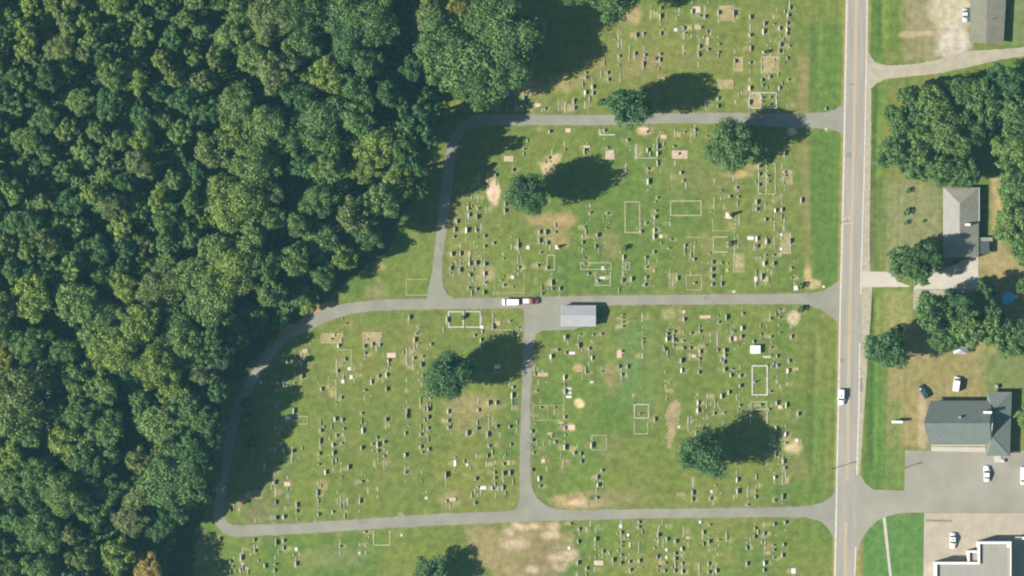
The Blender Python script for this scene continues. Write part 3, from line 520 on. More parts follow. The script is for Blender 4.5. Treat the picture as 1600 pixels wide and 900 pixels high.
def crack(x, y, dx, dy, n, z):
    pts = [(x, y)]
    for i in range(n):
        x += dx + crs.uniform(-1.2, 1.2); y += dy + crs.uniform(-1.2, 1.2); pts.append((x, y))
    line_strip("crack", pts, crs.uniform(.07, .13), M['crack'], z=z)
for k in range(16): crack(crs.uniform(1318, 1338), crs.uniform(0, 880), crs.choice((0, 1.5)), 4, crs.randint(3, 8), .0425)
for x, y in ((900,182),(1180,180),(1030,464),(1150,468),(730,471),(620,472),(560,477),(1050,798),(1180,797),(940,801),(700,806),(480,822),(640,812)): crack(x, y, 5, .2, crs.randint(3, 6), .0330)
for x, y in ((824,560),(820,640),(818,710),(688,360),(681,420),(696,320)): crack(x, y, -.1, 4, crs.randint(3, 6), .0330)
# drives east of the road
sheet("gravel_drive", [(1356,80),(1361,89),(1368,97),(1385,102.5),(1428,100),(1470,92.5),(1508,80),(1560,77),(1700,66),(1700,82),(1600,88),(1568,92),(1508,106),(1466,115),(1425,119),(1385,123),(1370,130),(1361,138),(1355,144)], .018, M['gravel'], amp=.15)
sheet("concrete_apron", [(1346,424),(1385,424.5),(1393,428),(1404,440),(1421,446.5),(1421,448.5),(1347,448.5)], .022, M['concrete'], amp=.05)
sheet("concrete_pad", [(1428,452),(1428,439),(1436,433),(1452,430),(1472,422),(1492,414),(1510,404),(1529,397),(1528.5,430),(1527.5,452)], .022, M['concrete'], amp=.08)
sheet("gravel_drive", [(1427,452),(1436,453),(1436,484),(1427,484)], .026, M['gravel'], amp=.08); sheet("gravel_drive", [(1436,453),(1528,453),(1500,459),(1460,461),(1436,459)], .018, M['gravel'], amp=.12)
sheet("side_street", [(1338,736),(1344,742),(1353,756),(1365,765),(1411,766.5),(1700,764),(1700,801),(1411,801),(1389,806),(1372,813),(1358,826),(1345,845),(1339,866),(1336,880),(1330,800)], .030, M['street'])
sheet("parking_lot", [(1414,704),(1700,704),(1700,768),(1413,767.5)], .022, M['street'], amp=.05)
sheet("concrete_lot", [(1444,801.5),(1700,801.5),(1700,990),(1441.5,990)], .034, M['lot'])
sheet("footpath", [(1379,808.5),(1384,808.5),(1394,905),(1401,970),(1397,970),(1390,905)], .020, M['concrete'])
sheet("front_walk", [(1455,698),(1540,699),(1540,706.5),(1455,705)], .030, M['concrete'])
for x in range(1470, 1600, 16): line_strip("lot_joint", [(x, 802), (x-1, 990)], .06, M['crack'], z=.040)
for y in (838, 868): line_strip("lot_joint", [(1444, y), (1512, y)], .06, M['crack'], z=.040)
for x in (1515,1523,1531,1539,1546,1554,1561,1569,1577): line_strip("bay_line", [(x, 817), (x, 838)], .16, M['faint_line'], z=.042)
for x in (1453,1461,1469): line_strip("bay_line", [(x, 828), (x-.5, 862)], .16, M['faint_line'], z=.042)
line_strip("parking_stop_line", [(1447,813),(1488,814)], .6, make_mat("grass_seam", (.16,.15,.07), .9, .2), z=.042)

# ------------------------------------------------------------ trees
def crown_mesh(name, R, B, nclump, leaves, size, seed, flat_=0.0):
    rs = np.random.RandomState(seed)
    allc = []
    lob = rs.normal(size=(8, 3)); lob[:, 2] = np.abs(lob[:, 2]) * .8; lob /= np.linalg.norm(lob, axis=1)[:, None]
    for k in range(nclump):
        # clump centres over the whole upper shell, pushed out into a few uneven boughs
        z = 1 - 1.9 * (k + .5) / nclump; t = k * 2.399963 + rs.uniform(-.35, .35); r = math.sqrt(max(0, 1-z*z))
        d = np.array([r*math.cos(t), r*math.sin(t), z])
        v = np.exp(-(1 - lob @ d) * 6.5).max()
        f = .44 + .50 * v + rs.uniform(-.11, .11)
        c = d * np.array([R, R, B]) * f; cr = R * rs.uniform(.15, .29)
        allc.append((c, cr))
    tot = sum(cr*cr for c, cr in allc)
    q = []
    for c, cr in allc:
        n = int(leaves * cr*cr / tot)
        d = rs.normal(size=(n, 3)); d[:, 2] = d[:, 2] * .9 + .25; d /= np.linalg.norm(d, axis=1)[:, None]
        rad = cr * (rs.uniform(.55, 1.12, n))
        p = c + d * rad[:, None] * np.array([1, 1, .8])
        nrm = d + rs.normal(size=(n, 3)) * .45; nrm /= np.linalg.norm(nrm, axis=1)[:, None]
        u = np.cross(nrm, rs.normal(size=(n, 3))); u /= np.linalg.norm(u, axis=1)[:, None]
        w = np.cross(nrm, u)
        s = (size * rs.uniform(.6, 1.25, n))[:, None]
        q.append(np.stack([p - u*s - w*s*.55, p + u*s*.9 - w*s*.6, p + u*s + w*s*.55, p - u*s*.8 + w*s*.65], 1))
    q = np.concatenate(q).reshape(-1, 3); n4 = len(q) // 4
    # lumpy core added inside the leaves to block light through the crown
    me = bpy.data.meshes.new(name)
    bm = bmesh.new(); bmesh.ops.create_icosphere(bm, subdivisions=2, radius=1.0)
    cv = []; 
    for v in bm.verts:
        k = .44 + .06 * math.sin(4*v.co.x + seed) * math.cos(3*v.co.y + 2*seed)
        cv.append((v.co.x*R*k, v.co.y*R*k, v.co.z*B*k))
    cf = [tuple(v.index for v in f.verts) for f in bm.faces]; bm.free()
    verts = np.concatenate([q, np.array(cv)])
    base = n4*4
    me.vertices.add(len(verts)); me.vertices.foreach_set("co", verts.astype(np.float32).ravel())
    li = np.concatenate([np.arange(base), np.array(cf).ravel() + base]).astype(np.int32)
    me.loops.add(len(li)); me.loops.foreach_set("vertex_index", li)
    ls = np.concatenate([np.arange(n4)*4, base + np.arange(len(cf))*3]).astype(np.int32)
    me.polygons.add(len(ls)); me.polygons.foreach_set("loop_start", ls)
    me.update(); me.validate(); me.materials.append(M['leaf'])
    return me
CROWNS = {'s': [(crown_mesh("crown", 3.6, 3.9, 42, 4300, .21, 10+i), 3.6, 3.9) for i in range(5)],
          'm': [(crown_mesh("crown", 5.6, 5.0, 74, 8200, .235, 30+i), 5.6, 5.0) for i in range(5)],
          'l': [(crown_mesh("crown", 8.2, 6.2, 128, 15000, .26, 50+i), 8.2, 6.2) for i in range(4)]}
def trunk_mesh(seed):
    rs = random.Random(seed); m = MB()
    m.tube((0,0,-.3), (rs.uniform(-.03,.03), rs.uniform(-.03,.03), .62), .05, .034, 8)
    for k in range(5):
        t = 2*math.pi*(k + rs.random()*.6)/5; z = .40 + .05*k
        m.tube((0,0,z), (math.cos(t)*.22, math.sin(t)*.22, z + .22), .020, .010, 5)
    m.tube((0,0,.60), (.02, .03, .9), .032, .012, 6)
    return m.me("trunk", M['bark'])
TRUNKS = [trunk_mesh(i) for i in range(4)]
trs = random.Random(99)
def tree(name, px, py, r, color, label, group=None, zc=None, b=None, cat="tree"):
    """r: crown radius in pixels, zc: height of the crown's centre"""
    R = r * S
    cls = 's' if R < 4.4 else ('m' if R < 6.9 else 'l')
    me, R0, B0 = CROWNS[cls][trs.randrange(len(CROWNS[cls]))]
    if zc is None: zc = 8.6 + R * .62 + trs.uniform(-1.4, 2.6)
    if b is None: b = min(zc - 1.6, zc * (trs.uniform(.48, .62) if name == 'wood_tree' else trs.uniform(.60, .75)))
    base = P(px, py, zc); base.z = 0
    e = empty(name, base)
    tag(e, label, cat, group)
    tr = link("trunk", TRUNKS[trs.randrange(4)], e); h = zc + b * .5; tr.scale = (h*.6, h*.6, h); tr.rotation_euler = (0, 0, trs.uniform(0, 6.28))
    cr = link("crown", me, e); cr.location = (0, 0, zc); cr.rotation_euler = (0, 0, trs.uniform(0, 6.28))
    cr.scale = (R/R0*trs.uniform(.92, 1.16), R/R0*trs.uniform(.92, 1.16), b/B0)
    cr.color = (*color, 1)
    return e
MID = (.112,.200,.062); LIGHT = (.155,.238,.070); OLV = (.165,.215,.072); DRK = (.084,.168,.060); YEL = (.24,.24,.05); BRN = (.165,.195,.08); ORG = (.32,.26,.08); BRI = (.190,.262,.060)
TONES = {MID: "mid-green", LIGHT: "light green", OLV: "olive", DRK: "dark green", YEL: "yellow-green", BRN: "brownish", ORG: "orange-yellow", BRI: "bright green"}

# the six trees standing among the graves
for n, (px, py, r, zc, b, c, lab) in enumerate([
    (982,166,34,11.5,9.6,DRK,"dark broad tree overhanging the upper lane, its shadow on the graves"),
    (827,303,35,11.6,10.2,DRK,"round dark tree standing among graves south of the upper lane's western half"),
    (1143,227,37,8.6,7.6,MID,"pale green tree whose shadow crosses the upper lane near the main road"),
    (700,586,40,10.2,9.0,DRK,"ragged green tree beside the short north-south lane, shading it"),
    (1102,711,38,9.6,8.4,DRK,"broad green tree in the south-east burial section below the vault"),
    (672,902,30,6.5,4.5,DRK,"dark tree south of the lower lane beside the bare dirt patch")]):
    tree("cemetery_tree", px, py, r, c, lab, "trees standing among the graves", zc, b)

# trees between the wood and the lawn, placed one by one
used = []
TALL = {(334,655): 13, (330,694): 13, (327,738): 12, (320,776): 11, (590,225): 17, (612,150): 16, (625,288): 16, (592,312): 17, (578,368): 14, (690,100): 14, (628,236): 18, (652,262): 17, (640,198): 18, (330,532): 15.5, (352,503): 11, (316,560): 15, (552,342): 17, (662,180): 17, (668,214): 18, (319,582): 14, (655,298): 13, (318,655): 15, (372,522): 12, (396,502): 8, (402,500): 8, (440,498): 5, (480,478): 5, (462,462): 8, (505,430): 9, (350,560): 15, (340,610): 15, (306,712): 15, (300,752): 15, (280,798): 14, (378,486): 9, (740,92): 15, (790,50): 16, (800,105): 14}
def wood(px, py, r, c, zc=None):
    if zc is None: zc = TALL.get((px, py))
    size = "small" if r < 20 else ("large" if r > 38 else "medium")
    used.append((px, py, r))
    lab = wood_label(f"{size} {TONES[c]} wood tree", px, py)
    tree("wood_tree", px, py, r, c, lab, "trees of the wood", zc)
for px, py, r, c in [(578,368,22,DRK),(334,655,20,MID),(330,694,21,DRK),(327,738,20,MID),(320,776,18,DRK),(372,522,22,DRK),(396,502,18,DRK),(350,560,22,DRK),(340,610,20,DRK),(662,180,20,DRK),(668,214,18,DRK),(318,655,22,MID),(306,712,22,DRK),(300,752,22,MID),(280,798,20,DRK),(628,236,26,MID),(652,262,18,DRK),(640,198,20,DRK),(330,532,24,MID),(352,503,22,DRK),(316,560,22,MID),(378,486,20,DRK),(740,92,62,MID),(695,62,42,MID),(790,50,50,MID),(757,25,40,MID),(715,18,24,YEL),(672,22,28,OLV),(800,105,40,MID),(745,135,36,MID),(690,100,34,LIGHT),(648,112,22,DRK),(665,150,20,DRK),(632,165,16,MID),(960,-8,42,MID),(905,-30,40,MID),
    (424,28,40,OLV),(398,92,32,LIGHT),(470,22,38,MID),(530,18,40,MID),(583,32,36,MID),(470,72,34,MID),(545,72,36,DRK),(598,52,24,MID),(430,112,34,OLV),(505,112,30,BRI),(578,98,28,MID),(367,165,36,LIGHT),(412,200,38,LIGHT),(465,150,30,DRK),(518,128,22,BRI),(555,140,26,MID),(500,192,42,MID),(560,185,34,MID),(612,150,22,DRK),(590,225,34,BRI),(568,262,24,BRI),(625,288,30,BRI),(592,312,32,LIGHT),(655,298,17,MID),(552,342,30,OLV),(541,402,25,BRI),(498,372,32,MID),(468,352,22,LIGHT),(428,300,24,OLV),(398,255,36,LIGHT),(372,318,38,BRI),(392,372,34,LIGHT),(368,420,40,BRI),(330,470,40,LIGHT),(418,415,26,MID),(505,430,24,MID),(462,462,22,MID),(440,498,16,MID),(402,500,22,DRK),(480,478,14,BRI),(345,300,34,OLV),(330,240,30,OLV),(335,390,32,LIGHT),(300,430,32,LIGHT),
    (178,545,42,BRI),(245,572,38,BRI),(285,540,36,LIGHT),(268,612,30,BRI),(319,582,27,BRN),(290,640,30,MID),(250,660,34,LIGHT),(272,755,46,MID),(302,700,26,DRK),(213,772,30,OLV),(178,868,30,BRI),(228,888,25,ORG),(250,820,26,DRK),(205,812,26,BRN),(4,560,22,YEL),(50,462,34,BRI),(120,470,34,LIGHT),(30,620,44,OLV),(18,650,40,LIGHT),(100,690,34,BRI),(100,770,36,LIGHT),(140,800,32,MID),(60,830,36,MID)]:
    wood(px, py, r, c)
EDGE = [(-75,-75),(625,-75),(598,60),(600,180),(632,240),(618,300),(552,345),(530,420),(480,455),(430,478),(352,512),(330,575),(318,640),(304,700),(300,760),(262,800),(245,850),(232,975),(-75,975)]
def inside_pt(x, y, poly):
    return bool(inpoly(np.array([float(x)]), np.array([float(y)]), poly)[0])
frs = random.Random(5); tries = 0
while tries < 30000 and len(used) < 298:
    tries += 1
    x, y = frs.uniform(-60, 640), frs.uniform(-45, 950)
    if not inside_pt(x, y, EDGE): continue
    small = x < 345 - y*.05 and y < 440
    r = frs.uniform(16, 26) if small else frs.uniform(21, 35)
    k = .77 if small else .76
    if any((x-a)**2 + (y-b_)**2 < ((r + min(c_, 34)) * k)**2 for a, b_, c_ in used): continue
    if small: c = frs.choice([MID, MID, DRK, DRK, LIGHT, LIGHT, BRI, OLV])
    else: c = frs.choice([MID, MID, LIGHT, LIGHT, BRI, OLV, DRK])
    if small and y < 90 and 30 < x < 140: c = frs.choice([OLV, BRI, BRI])
    wood(x, y, r, c, zc=(10.5 + frs.uniform(-3.2, 3.6)) if small else None)
n_wood = len(used)

# lower canopy filling the wood between the crowns
urs = np.random.RandomState(8); UN = 170000
ux, uy = urs.uniform(-80, 690, UN), urs.uniform(-80, 980, UN)
LOWC = [(-80,-80),(655,-80),(640,60),(690,120),(690,180),(660,230),(665,290),(600,335),(560,400),(520,440),(470,478),(425,498),(372,540),(342,590),(332,650),(318,720),(314,770),(285,815),(262,870),(252,980),(-80,980)]
keep = inpoly(ux + (vnoise(ux, uy, 9, 9, 3)-.5)*20, uy, LOWC); ux, uy = ux[keep], uy[keep]; n_ = len(ux)
uz = 3.0 + 5.5 * np.clip(fbm(ux, uy, 17, 17, 61) * 1.8 - .45, 0, 1) * np.clip((660 - ux) / 80, .35, 1) + urs.uniform(-.7, .4, n_)
p_ = np.stack([(ux-800)*S*(1-uz/H), (450-uy)*S*(1-uz/H), uz], -1)
nn = urs.normal(size=(n_, 3)) * .55 + np.array([-.25, -.1, 1]); nn /= np.linalg.norm(nn, axis=1)[:, None]
u_ = np.cross(nn, urs.normal(size=(n_, 3))); u_ /= np.linalg.norm(u_, axis=1)[:, None]; w_ = np.cross(nn, u_)
sz = urs.uniform(.22, .42, n_)[:, None]
q_ = np.stack([p_ - u_*sz - w_*sz*.6, p_ + u_*sz - w_*sz*.6, p_ + u_*sz*.9 + w_*sz*.6, p_ - u_*sz*.9 + w_*sz*.6], 1).reshape(-1, 3)
ume = bpy.data.meshes.new("undergrowth"); ume.vertices.add(n_*4); ume.vertices.foreach_set("co", q_.astype(np.float32).ravel())
ume.loops.add(n_*4); ume.loops.foreach_set("vertex_index", np.arange(n_*4, dtype=np.int32)); ume.polygons.add(n_); ume.polygons.foreach_set("loop_start", (np.arange(n_)*4).astype(np.int32))
ume.update(); ume.validate(); ume.materials.append(M['leaf'])
uo = link("undergrowth", ume); uo.color = (.105, .185, .062, 1); tag(uo, "dense lower growth filling the wood under the tall crowns", kind="stuff")

# trees of the yards east of the road
for px, py, r, c, lab in [
    (1412,192,30,MID,"green tree nearest the main road, south of the gravel drive"),
    (1398,236,30,MID,"green tree beside the main road ditch at the yard's edge"),
    (1442,232,32,LIGHT,"light green tree in the middle of the yard grove"),
    (1458,165,32,LIGHT,"light green tree just south of the gravel drive"),
    (1482,208,36,LIGHT,"light green tree at the heart of the yard grove"),
    (1468,262,28,MID,"green tree north-west of the pale-roofed house"),
    (1505,272,28,MID,"green tree overhanging the north end of the pale-roofed house"),
    (1530,150,32,MID,"broad tree on the eastern side of the grove by the drive"),
    (1572,130,32,DRK,"dark tree beside the gravel drive's eastern end"),
    (1420,150,18,MID,"small tree alone close to the gravel drive's western half"),
    (1502,140,24,MID,"small tree tucked under the gravel drive's middle"),
    (1590,180,34,MID,"green tree at the far eastern side of the grove"),
    (1582,232,30,LIGHT,"light green tree east of the grove's dark shade"),
    (1586,292,32,MID,"green tree east of the pale-roofed house"),
    (1580,345,34,LIGHT,"light green tree east of the pale-roofed house, beside the brown lawn"),
    (1610,392,30,MID,"tree at the eastern limit above the brown lawn"),
    (1415,408,28,MID,"green tree in front of the pale-roofed house by the concrete apron"),
    (1452,400,23,DRK,"dark tree whose shadow covers the pale roof"),
    (1440,424,20,MID,"low tree at the corner of the concrete pad"),
    (1540,455,15,DRK,"dark tree west of the blue pool"),
    (1602,444,15,MID,"small tree east of the blue pool"),
    (1552,492,20,DRK,"dark tree south-west of the blue pool"),
    (1462,492,34,MID,"green tree below the parked dark car"),
    (1500,474,26,DRK,"dark tree south of the concrete pad"),
    (1510,512,32,LIGHT,"light green tree north of the white gazebo"),
    (1480,532,24,MID,"green tree west of the white gazebo"),
    (1548,516,30,LIGHT,"light green tree east of the white gazebo"),
    (1582,530,30,MID,"green tree at the eastern yard edge above the grey-roofed building"),
    (1386,548,33,DRK,"dark round tree beside the main road, alone on the dry lawn"),
    (1402,515,11,MID,"small bushy tree north of the dark roadside tree"),
    (1440,198,24,MID,"green tree between the gravel drive and the yard's open lawn"),
    (1428,264,20,MID,"low tree at the grove's south-west corner by the lawn"),
    (1518,205,28,DRK,"dark tree in the grove's shaded eastern half"),
    (1545,188,24,MID,"mid-green tree deep in the grove's eastern shade"),
    (1392,176,14,MID,"little tree at the roadside ditch, north-west of the grove"),
    (1604,655,20,LIGHT,"light green tree east of the grey-roofed building")]:
    tree("yard_tree", px, py, r, c, lab, "trees in the yards east of the road", zc=(8.6 if r == 23 else 6.0 + r*S*.6))
SH = crown_mesh("foliage", 1.0, .9, 14, 520, .12, 77)
def shrub(px, py, r, c, lab, name="shrub", h=1.0):
    o = link(name, SH, None, P(px, py) + Vector((0, 0, r*S*.6*h))); o.scale = (r*S, r*S, r*S*.9*h); o.color = (*c, 1)
    tag(o, lab, "shrub", "shrubs")
for px, py, r, h, lab in [(1420,297.5,5,1,"northern dark shrub on the lawn before the pale-roofed house"),(1417,331,7,1,"wide dark shrub on the lawn before the pale-roofed house"),
    (1416,348,4.5,1,"small dark shrub just south of the wide lawn shrub"),(1443,345.5,3,1,"tiny shrub nearest the pale-roofed house on the lawn"),
    (1251,447,6,1.3,"dark evergreen shrub north of the middle lane's mouth"),(1251,483,6,1.3,"dark evergreen shrub south of the middle lane's mouth"),
    (1140.5,381,5,1.4,"dark evergreen shrub beside a white headstone in the kerbed plot"),(976,387,5,1.4,"dark evergreen shrub north of a row of kerbing"),
    (938,160,6,1,"low shrub at the upper lane's edge west of the overhanging tree"),(1200,81,3,1.6,"narrow evergreen shrub among the northern graves"),
    (724,496,4,1.3,"dark shrub inside the double white-kerbed plot"),(388,655,13,1.5,"shaded bush east of the western lane beside the bare gravel spot"),(395,690,11,1.4,"shaded bush on the grass south-east of the bare gravel spot"),
    (384,629,9,1.3,"shaded bush north-east of the bare gravel spot"),(424,507,9,1.2,"bush on the outer side of the lane's north-west curve"),
    (1420,142,8,1,"bushy shrub on the grass south-west of the gravel drive")]:
    shrub(px, py, r, DRK, lab, h=h)

# ------------------------------------------------------------ graves
def stone_mesh(kind):
    """1 m wide (along y), 1 m high, facing west; scaled per stone"""
    if kind == 'round':
        m = MB(); m.box(-.24, -.5, -.1, .24, .5, .16)
        pts = [(-.40, .16)] + [(math.cos(math.pi - math.pi*i/8)*.40, .72 + math.sin(math.pi*i/8)*.28) for i in range(9)] + [(.40, .16)]
        n = len(pts); m.add([(-.13, y, z) for y, z in pts] + [(.13, y, z) for y, z in pts],
            [tuple(range(n)), tuple(range(2*n-1, n-1, -1))] + [(i, n+i, n+(i+1) % n, (i+1) % n) for i in range(n)])
    elif kind == 'block':
        m = MB(); m.box(-.30, -.5, -.1, .30, .5, .22); m.box(-.19, -.43, .22, .19, .43, .97, .02); m.box(-.17, -.41, .97, .17, .41, 1.0, .05)
    elif kind == 'slant':
        m = MB(); m.box(-.32, -.5, -.1, .32, .5, .15)
        m.add([(-.26,-.44,.15),(.26,-.44,.15),(.26,.44,.15),(-.26,.44,.15),(.02,-.44,1),(.26,-.44,1),(.26,.44,1),(.02,.44,1)],
              [(4,5,6,7),(0,1,5,4),(1,2,6,5),(2,3,7,6),(3,0,4,7)])
    elif kind == 'flat':
        m = MB(); m.box(-.5, -.5, -.3, .5, .5, .88); m.box(-.46, -.46, .88, .46, .46, 1.0, .04)
    elif kind == 'obelisk':
        m = MB(); m.box(-.5, -.5, -.05, .5, .5, .08); m.box(-.38, -.38, .08, .38, .38, .24, .03)
        m.box(-.25, -.25, .24, .25, .25, .92, .09); m.add([(-.16,-.16,.92),(.16,-.16,.92),(.16,.16,.92),(-.16,.16,.92),(0,0,1)], [(0,1,4),(1,2,4),(2,3,4),(3,0,4)])
    return m.me("headstone", M['stone'])
SM = {k: stone_mesh(k) for k in ('round', 'block', 'slant', 'flat', 'obelisk')}
SCOL = {'w': [(.34,.35,.30),(.26,.28,.24),(.48,.50,.45),(.22,.24,.20),(.31,.30,.23)], 'g': [(.24,.25,.22),(.30,.30,.27),(.20,.22,.20)], 'd': [(.11,.115,.11),(.08,.08,.085),(.14,.12,.11)],
        'f': [(.28,.30,.22),(.24,.27,.18),(.33,.33,.26)], 'T': [(.36,.29,.18),(.31,.26,.15),(.42,.34,.25)], 'F': [(.50,.50,.47),(.44,.44,.40)]}
uprights = sorted([s for s in stones if s[3] in 'wgd'], key=lambda s: -s[2])
lows = [s for s in stones if s[3] not in 'wgd']
def size_word(L): return "small" if L < .75 else ("wide" if L > 1.7 else "plain")
TW = {'w': "pale upright headstone", 'g': "grey upright headstone", 'd': "dark granite headstone"}
def place_upright(x, y, L, t, as_object=True):
    kind = srs.choice(['round', 'block', 'block', 'slant'] if t != 'd' else ['block', 'slant', 'block'])
    w = min(max(L, .5), 2.2); h = srs.uniform(.66, .92) * (0.78 + .22*w) if t != 'd' else srs.uniform(.7, 1.0)
    o = link("headstone", SM[kind], None, P(x, y)); o.scale = (srs.uniform(.6, .95), w*.9, min(h, 1.3)); o.rotation_euler = (srs.uniform(-.03, .03), srs.uniform(-.04, .04), srs.uniform(-.05, .05))
    c = srs.choice(SCOL[t]); o.color = (*c, 1)
    return o
for i, (x, y, L, t) in enumerate(uprights[:300]):
    o = place_upright(x, y, L, t)
    tag(o, unique(f"{size_word(L)} {TW[t]}", x, y, MARKS), "headstone", "upright headstones in the cemetery")
# the rest of the upright stones, past three hundred, in one mesh
rest = MB()
for x, y, L, t in uprights[300:]:
    me = SM[srs.choice(['round', 'block'])]; p = P(x, y); w = max(L, .45)
    rest.add([(p.x + v.co.x, p.y + v.co.y*w, v.co.z*.75) for v in me.vertices], [tuple(f.vertices) for f in me.polygons])
if rest.v:
    o = rest.build("small_headstones", M['stone']); o.color = (.25,.25,.24,1); tag(o, "smallest low headstones scattered over the cemetery lawn", "headstones", None, "stuff")
for x, y, L, t in lows:
    W = .34 if t == 'f' else float(t[1:])/5*S
    o = link("footstone" if t == 'f' else "grave_slab", SM['flat'], None, P(x, y)); h = .12 if t == 'f' else .18
    o.scale = (W, L, h); o.rotation_euler = (0, 0, srs.uniform(-.03, .03)); c = srs.choice(SCOL[t[0]]); o.color = (*c, 1)
    if t == 'f': tag(o, unique(("long " if L > 2 else "short ") + "flat pale grave kerb", x, y, MARKS), "footstone", "low flat stones along the grave rows")
    elif t[0] == 'T': tag(o, unique("flat tan grave slab", x, y, MARKS), "grave slab", "flat slabs covering graves")
    else: tag(o, unique("bright white flat grave slab", x, y, MARKS), "grave slab", "flat slabs covering graves")
# small worn markers in line with the stones, too many and too faint to take singly
mrs = random.Random(17); mk = MB(); taken = [(s_[0], s_[1]) for s_ in stones]
rows = [s_ for s_ in stones if s_[0] < 1245]
for s_ in rows:
    for q in range(mrs.choice((0, 1, 1, 2, 3))):
        x = s_[0] + mrs.choice((0, 0, 0, 5, -5)) + mrs.uniform(-.6, .6); y = s_[1] + mrs.choice((-1, 1)) * mrs.uniform(5, 16)
        if any(abs(x-a) < 2.2 and abs(y-b_) < 3 for a, b_ in taken): continue
        gi = np.searchsorted(xs, (x-800)*S); gj = np.searchsorted(ys, (450-y)*S)
        if lane_d[gj, gi] < 11 or (863 < x < 945 and 470 < y < 515): continue
        taken.append((x, y)); p = P(x, y); ln = mrs.choice((.25, .3, .35, .6, .9)); w = mrs.choice((.14, .18, .22))
        mk.box(p.x-w, p.y-ln, -.2, p.x+w, p.y+ln, mrs.choice((.06, .09, .12, .35)), .03)
mo = mk.build("small_grave_markers", M['stone']); mo.color = (.26, .28, .20, 1); tag(mo, "faint small worn markers between the headstones", kind="stuff")
print("markers", len(taken) - len(stones))
print("stones", len(uprights), len(lows), "wood", n_wood)

# tall monuments
for px, py, h, w, c, lab in [(1139,336.5,3.4,2.0,(.50,.42,.32),"tallest obelisk monument on a square tan base, casting a long shadow"),
    (871,386,2.3,1.3,(.5,.48,.44),"pale obelisk with a long thin shadow south of the round dark tree"),
    (1193,81.5,1.8,1.0,(.3,.3,.28),"grey obelisk among the northern graves west of the grass strip"),
    (1179,597,1.6,.7,(.3,.3,.28),"slim obelisk inside the tall thick-kerbed plot"),
    (1116,677,1.5,.6,(.4,.38,.35),"slim pale obelisk north of the south-east tree"),
    (999,647,1.5,.6,(.3,.3,.28),"slim grey obelisk inside the plot west of the bare patch"),
    (1044,388,1.2,.6,(.35,.35,.32),"short obelisk south-west of the square brown plot")]:
    o = link("obelisk", SM['obelisk'], None, P(px, py)); o.scale = (w, w, h); o.color = (*c, 1); tag(o, lab, "obelisk", "obelisk monuments")
# kerbed family plots: x0,y0,x1,y1, style, kerb width px, sides, inner slab
for x0, y0, x1, y1, st, kw, sides, infill, lab in PLOTS:
    if not sides: continue
    cx, cy = (x0+x1)/2, (y0+y1)/2; e = empty("kerbed_plot", P(cx, cy)); tag(e, lab, "grave plot", "kerbed family grave plots")
    hw, hh, w = (x1-x0)/2*S, (y1-y0)/2*S, kw*S
    w *= .85; c = KC[st]; zt = .13 if st == 'w' else .07
    if 'N' in sides: k = MB().box(-hw, hh-w, -.1, hw, hh, zt, .02).build("kerb", M['kerb'], e); k.color = (*c, 1)
    if 'S' in sides: k = MB().box(-hw, -hh, -.1, hw, -hh+w, zt, .02).build("kerb", M['kerb'], e); k.color = (*c, 1)
    if 'W' in sides: k = MB().box(-hw, -hh+w+.003, -.1, -hw+w, hh-w-.003, zt-.01, .02).build("kerb", M['kerb'], e); k.color = (*c, 1)
    if 'E' in sides: k = MB().box(hw-w, -hh+w+.003, -.1, hw, hh-w-.003, zt-.01, .02).build("kerb", M['kerb'], e); k.color = (*c, 1)
    if infill == 'p':
        k = MB().box(-hw+w+.01, -hh+w+.01, -.1, hw-w-.01, hh-w-.01, .05, .02).build("gravel_fill", M['kerb'], e); k.color = (.36,.28,.20, 1)
# white vault
e = empty("burial_vault", P(1180, 546)); tag(e, "white box-shaped stone vault with flat lid, brightest block in the cemetery", "vault")
MB().box(-1.45,-1.15,-.1,1.45,1.15,1.05).build("base", M['white'], e); MB().box(-1.6,-1.3,1.05,1.6,1.3,1.22,.03).build("lid", M['white'], e)

# ------------------------------------------------------------ buildings
def quadslab(m, a, b, c, d, t=.16):
    a, b, c, d = map(Vector, (a, b, c, d)); dn = Vector((0, 0, -t))
    m.add([a, b, c, d, a+dn, b+dn, c+dn, d+dn], [(0,1,2,3),(7,6,5,4),(0,4,5,1),(1,5,6,2),(2,6,7,3),(3,7,4,0)])
def R_(px, py, z): v = P(px, py, z); return (v.x, v.y, z)
def windows(e, pts, facing, z0=1.0, w=1.1, h=1.2):
    for (px, py) in pts:
        x, y, _ = R_(px, py, 1.5); m = MB(); g = MB()
        if facing in 'EW':
            s = .06; m.box(x-s, y-w/2-.08, z0-.08, x+s, y+w/2+.08, z0+h+.08); f = m.build("window", M['white'], e)
            g.box(x-s-.02, y-w/2, z0, x+s+.02, y+w/2, z0+h).build("pane", M['glass'], f)
        else:
            s = .06; m.box(x-w/2-.08, y-s, z0-.08, x+w/2+.08, y+s, z0+h+.08); f = m.build("window", M['white'], e)
            g.box(x-w/2, y-s-.02, z0, x+w/2, y+s+.02, z0+h).build("pane", M['glass'], f)
def doorpart(e, px, py, facing):
    x, y, _ = R_(px, py, 1.0); m = MB()
    if facing in 'EW': m.box(x-.07, y-.5, .05, x+.07, y+.5, 2.1)
    else: m.box(x-.5, y-.07, .05, x+.5, y+.07, 2.1)
    d = m.build("door", M['wood'], e)
    MB().box(x-.1, y-.1 if facing in 'NS' else y+.32, 1.0, x+.1, y+.1 if facing in 'NS' else y+.4, 1.08).build("handle", M['steel'], d)
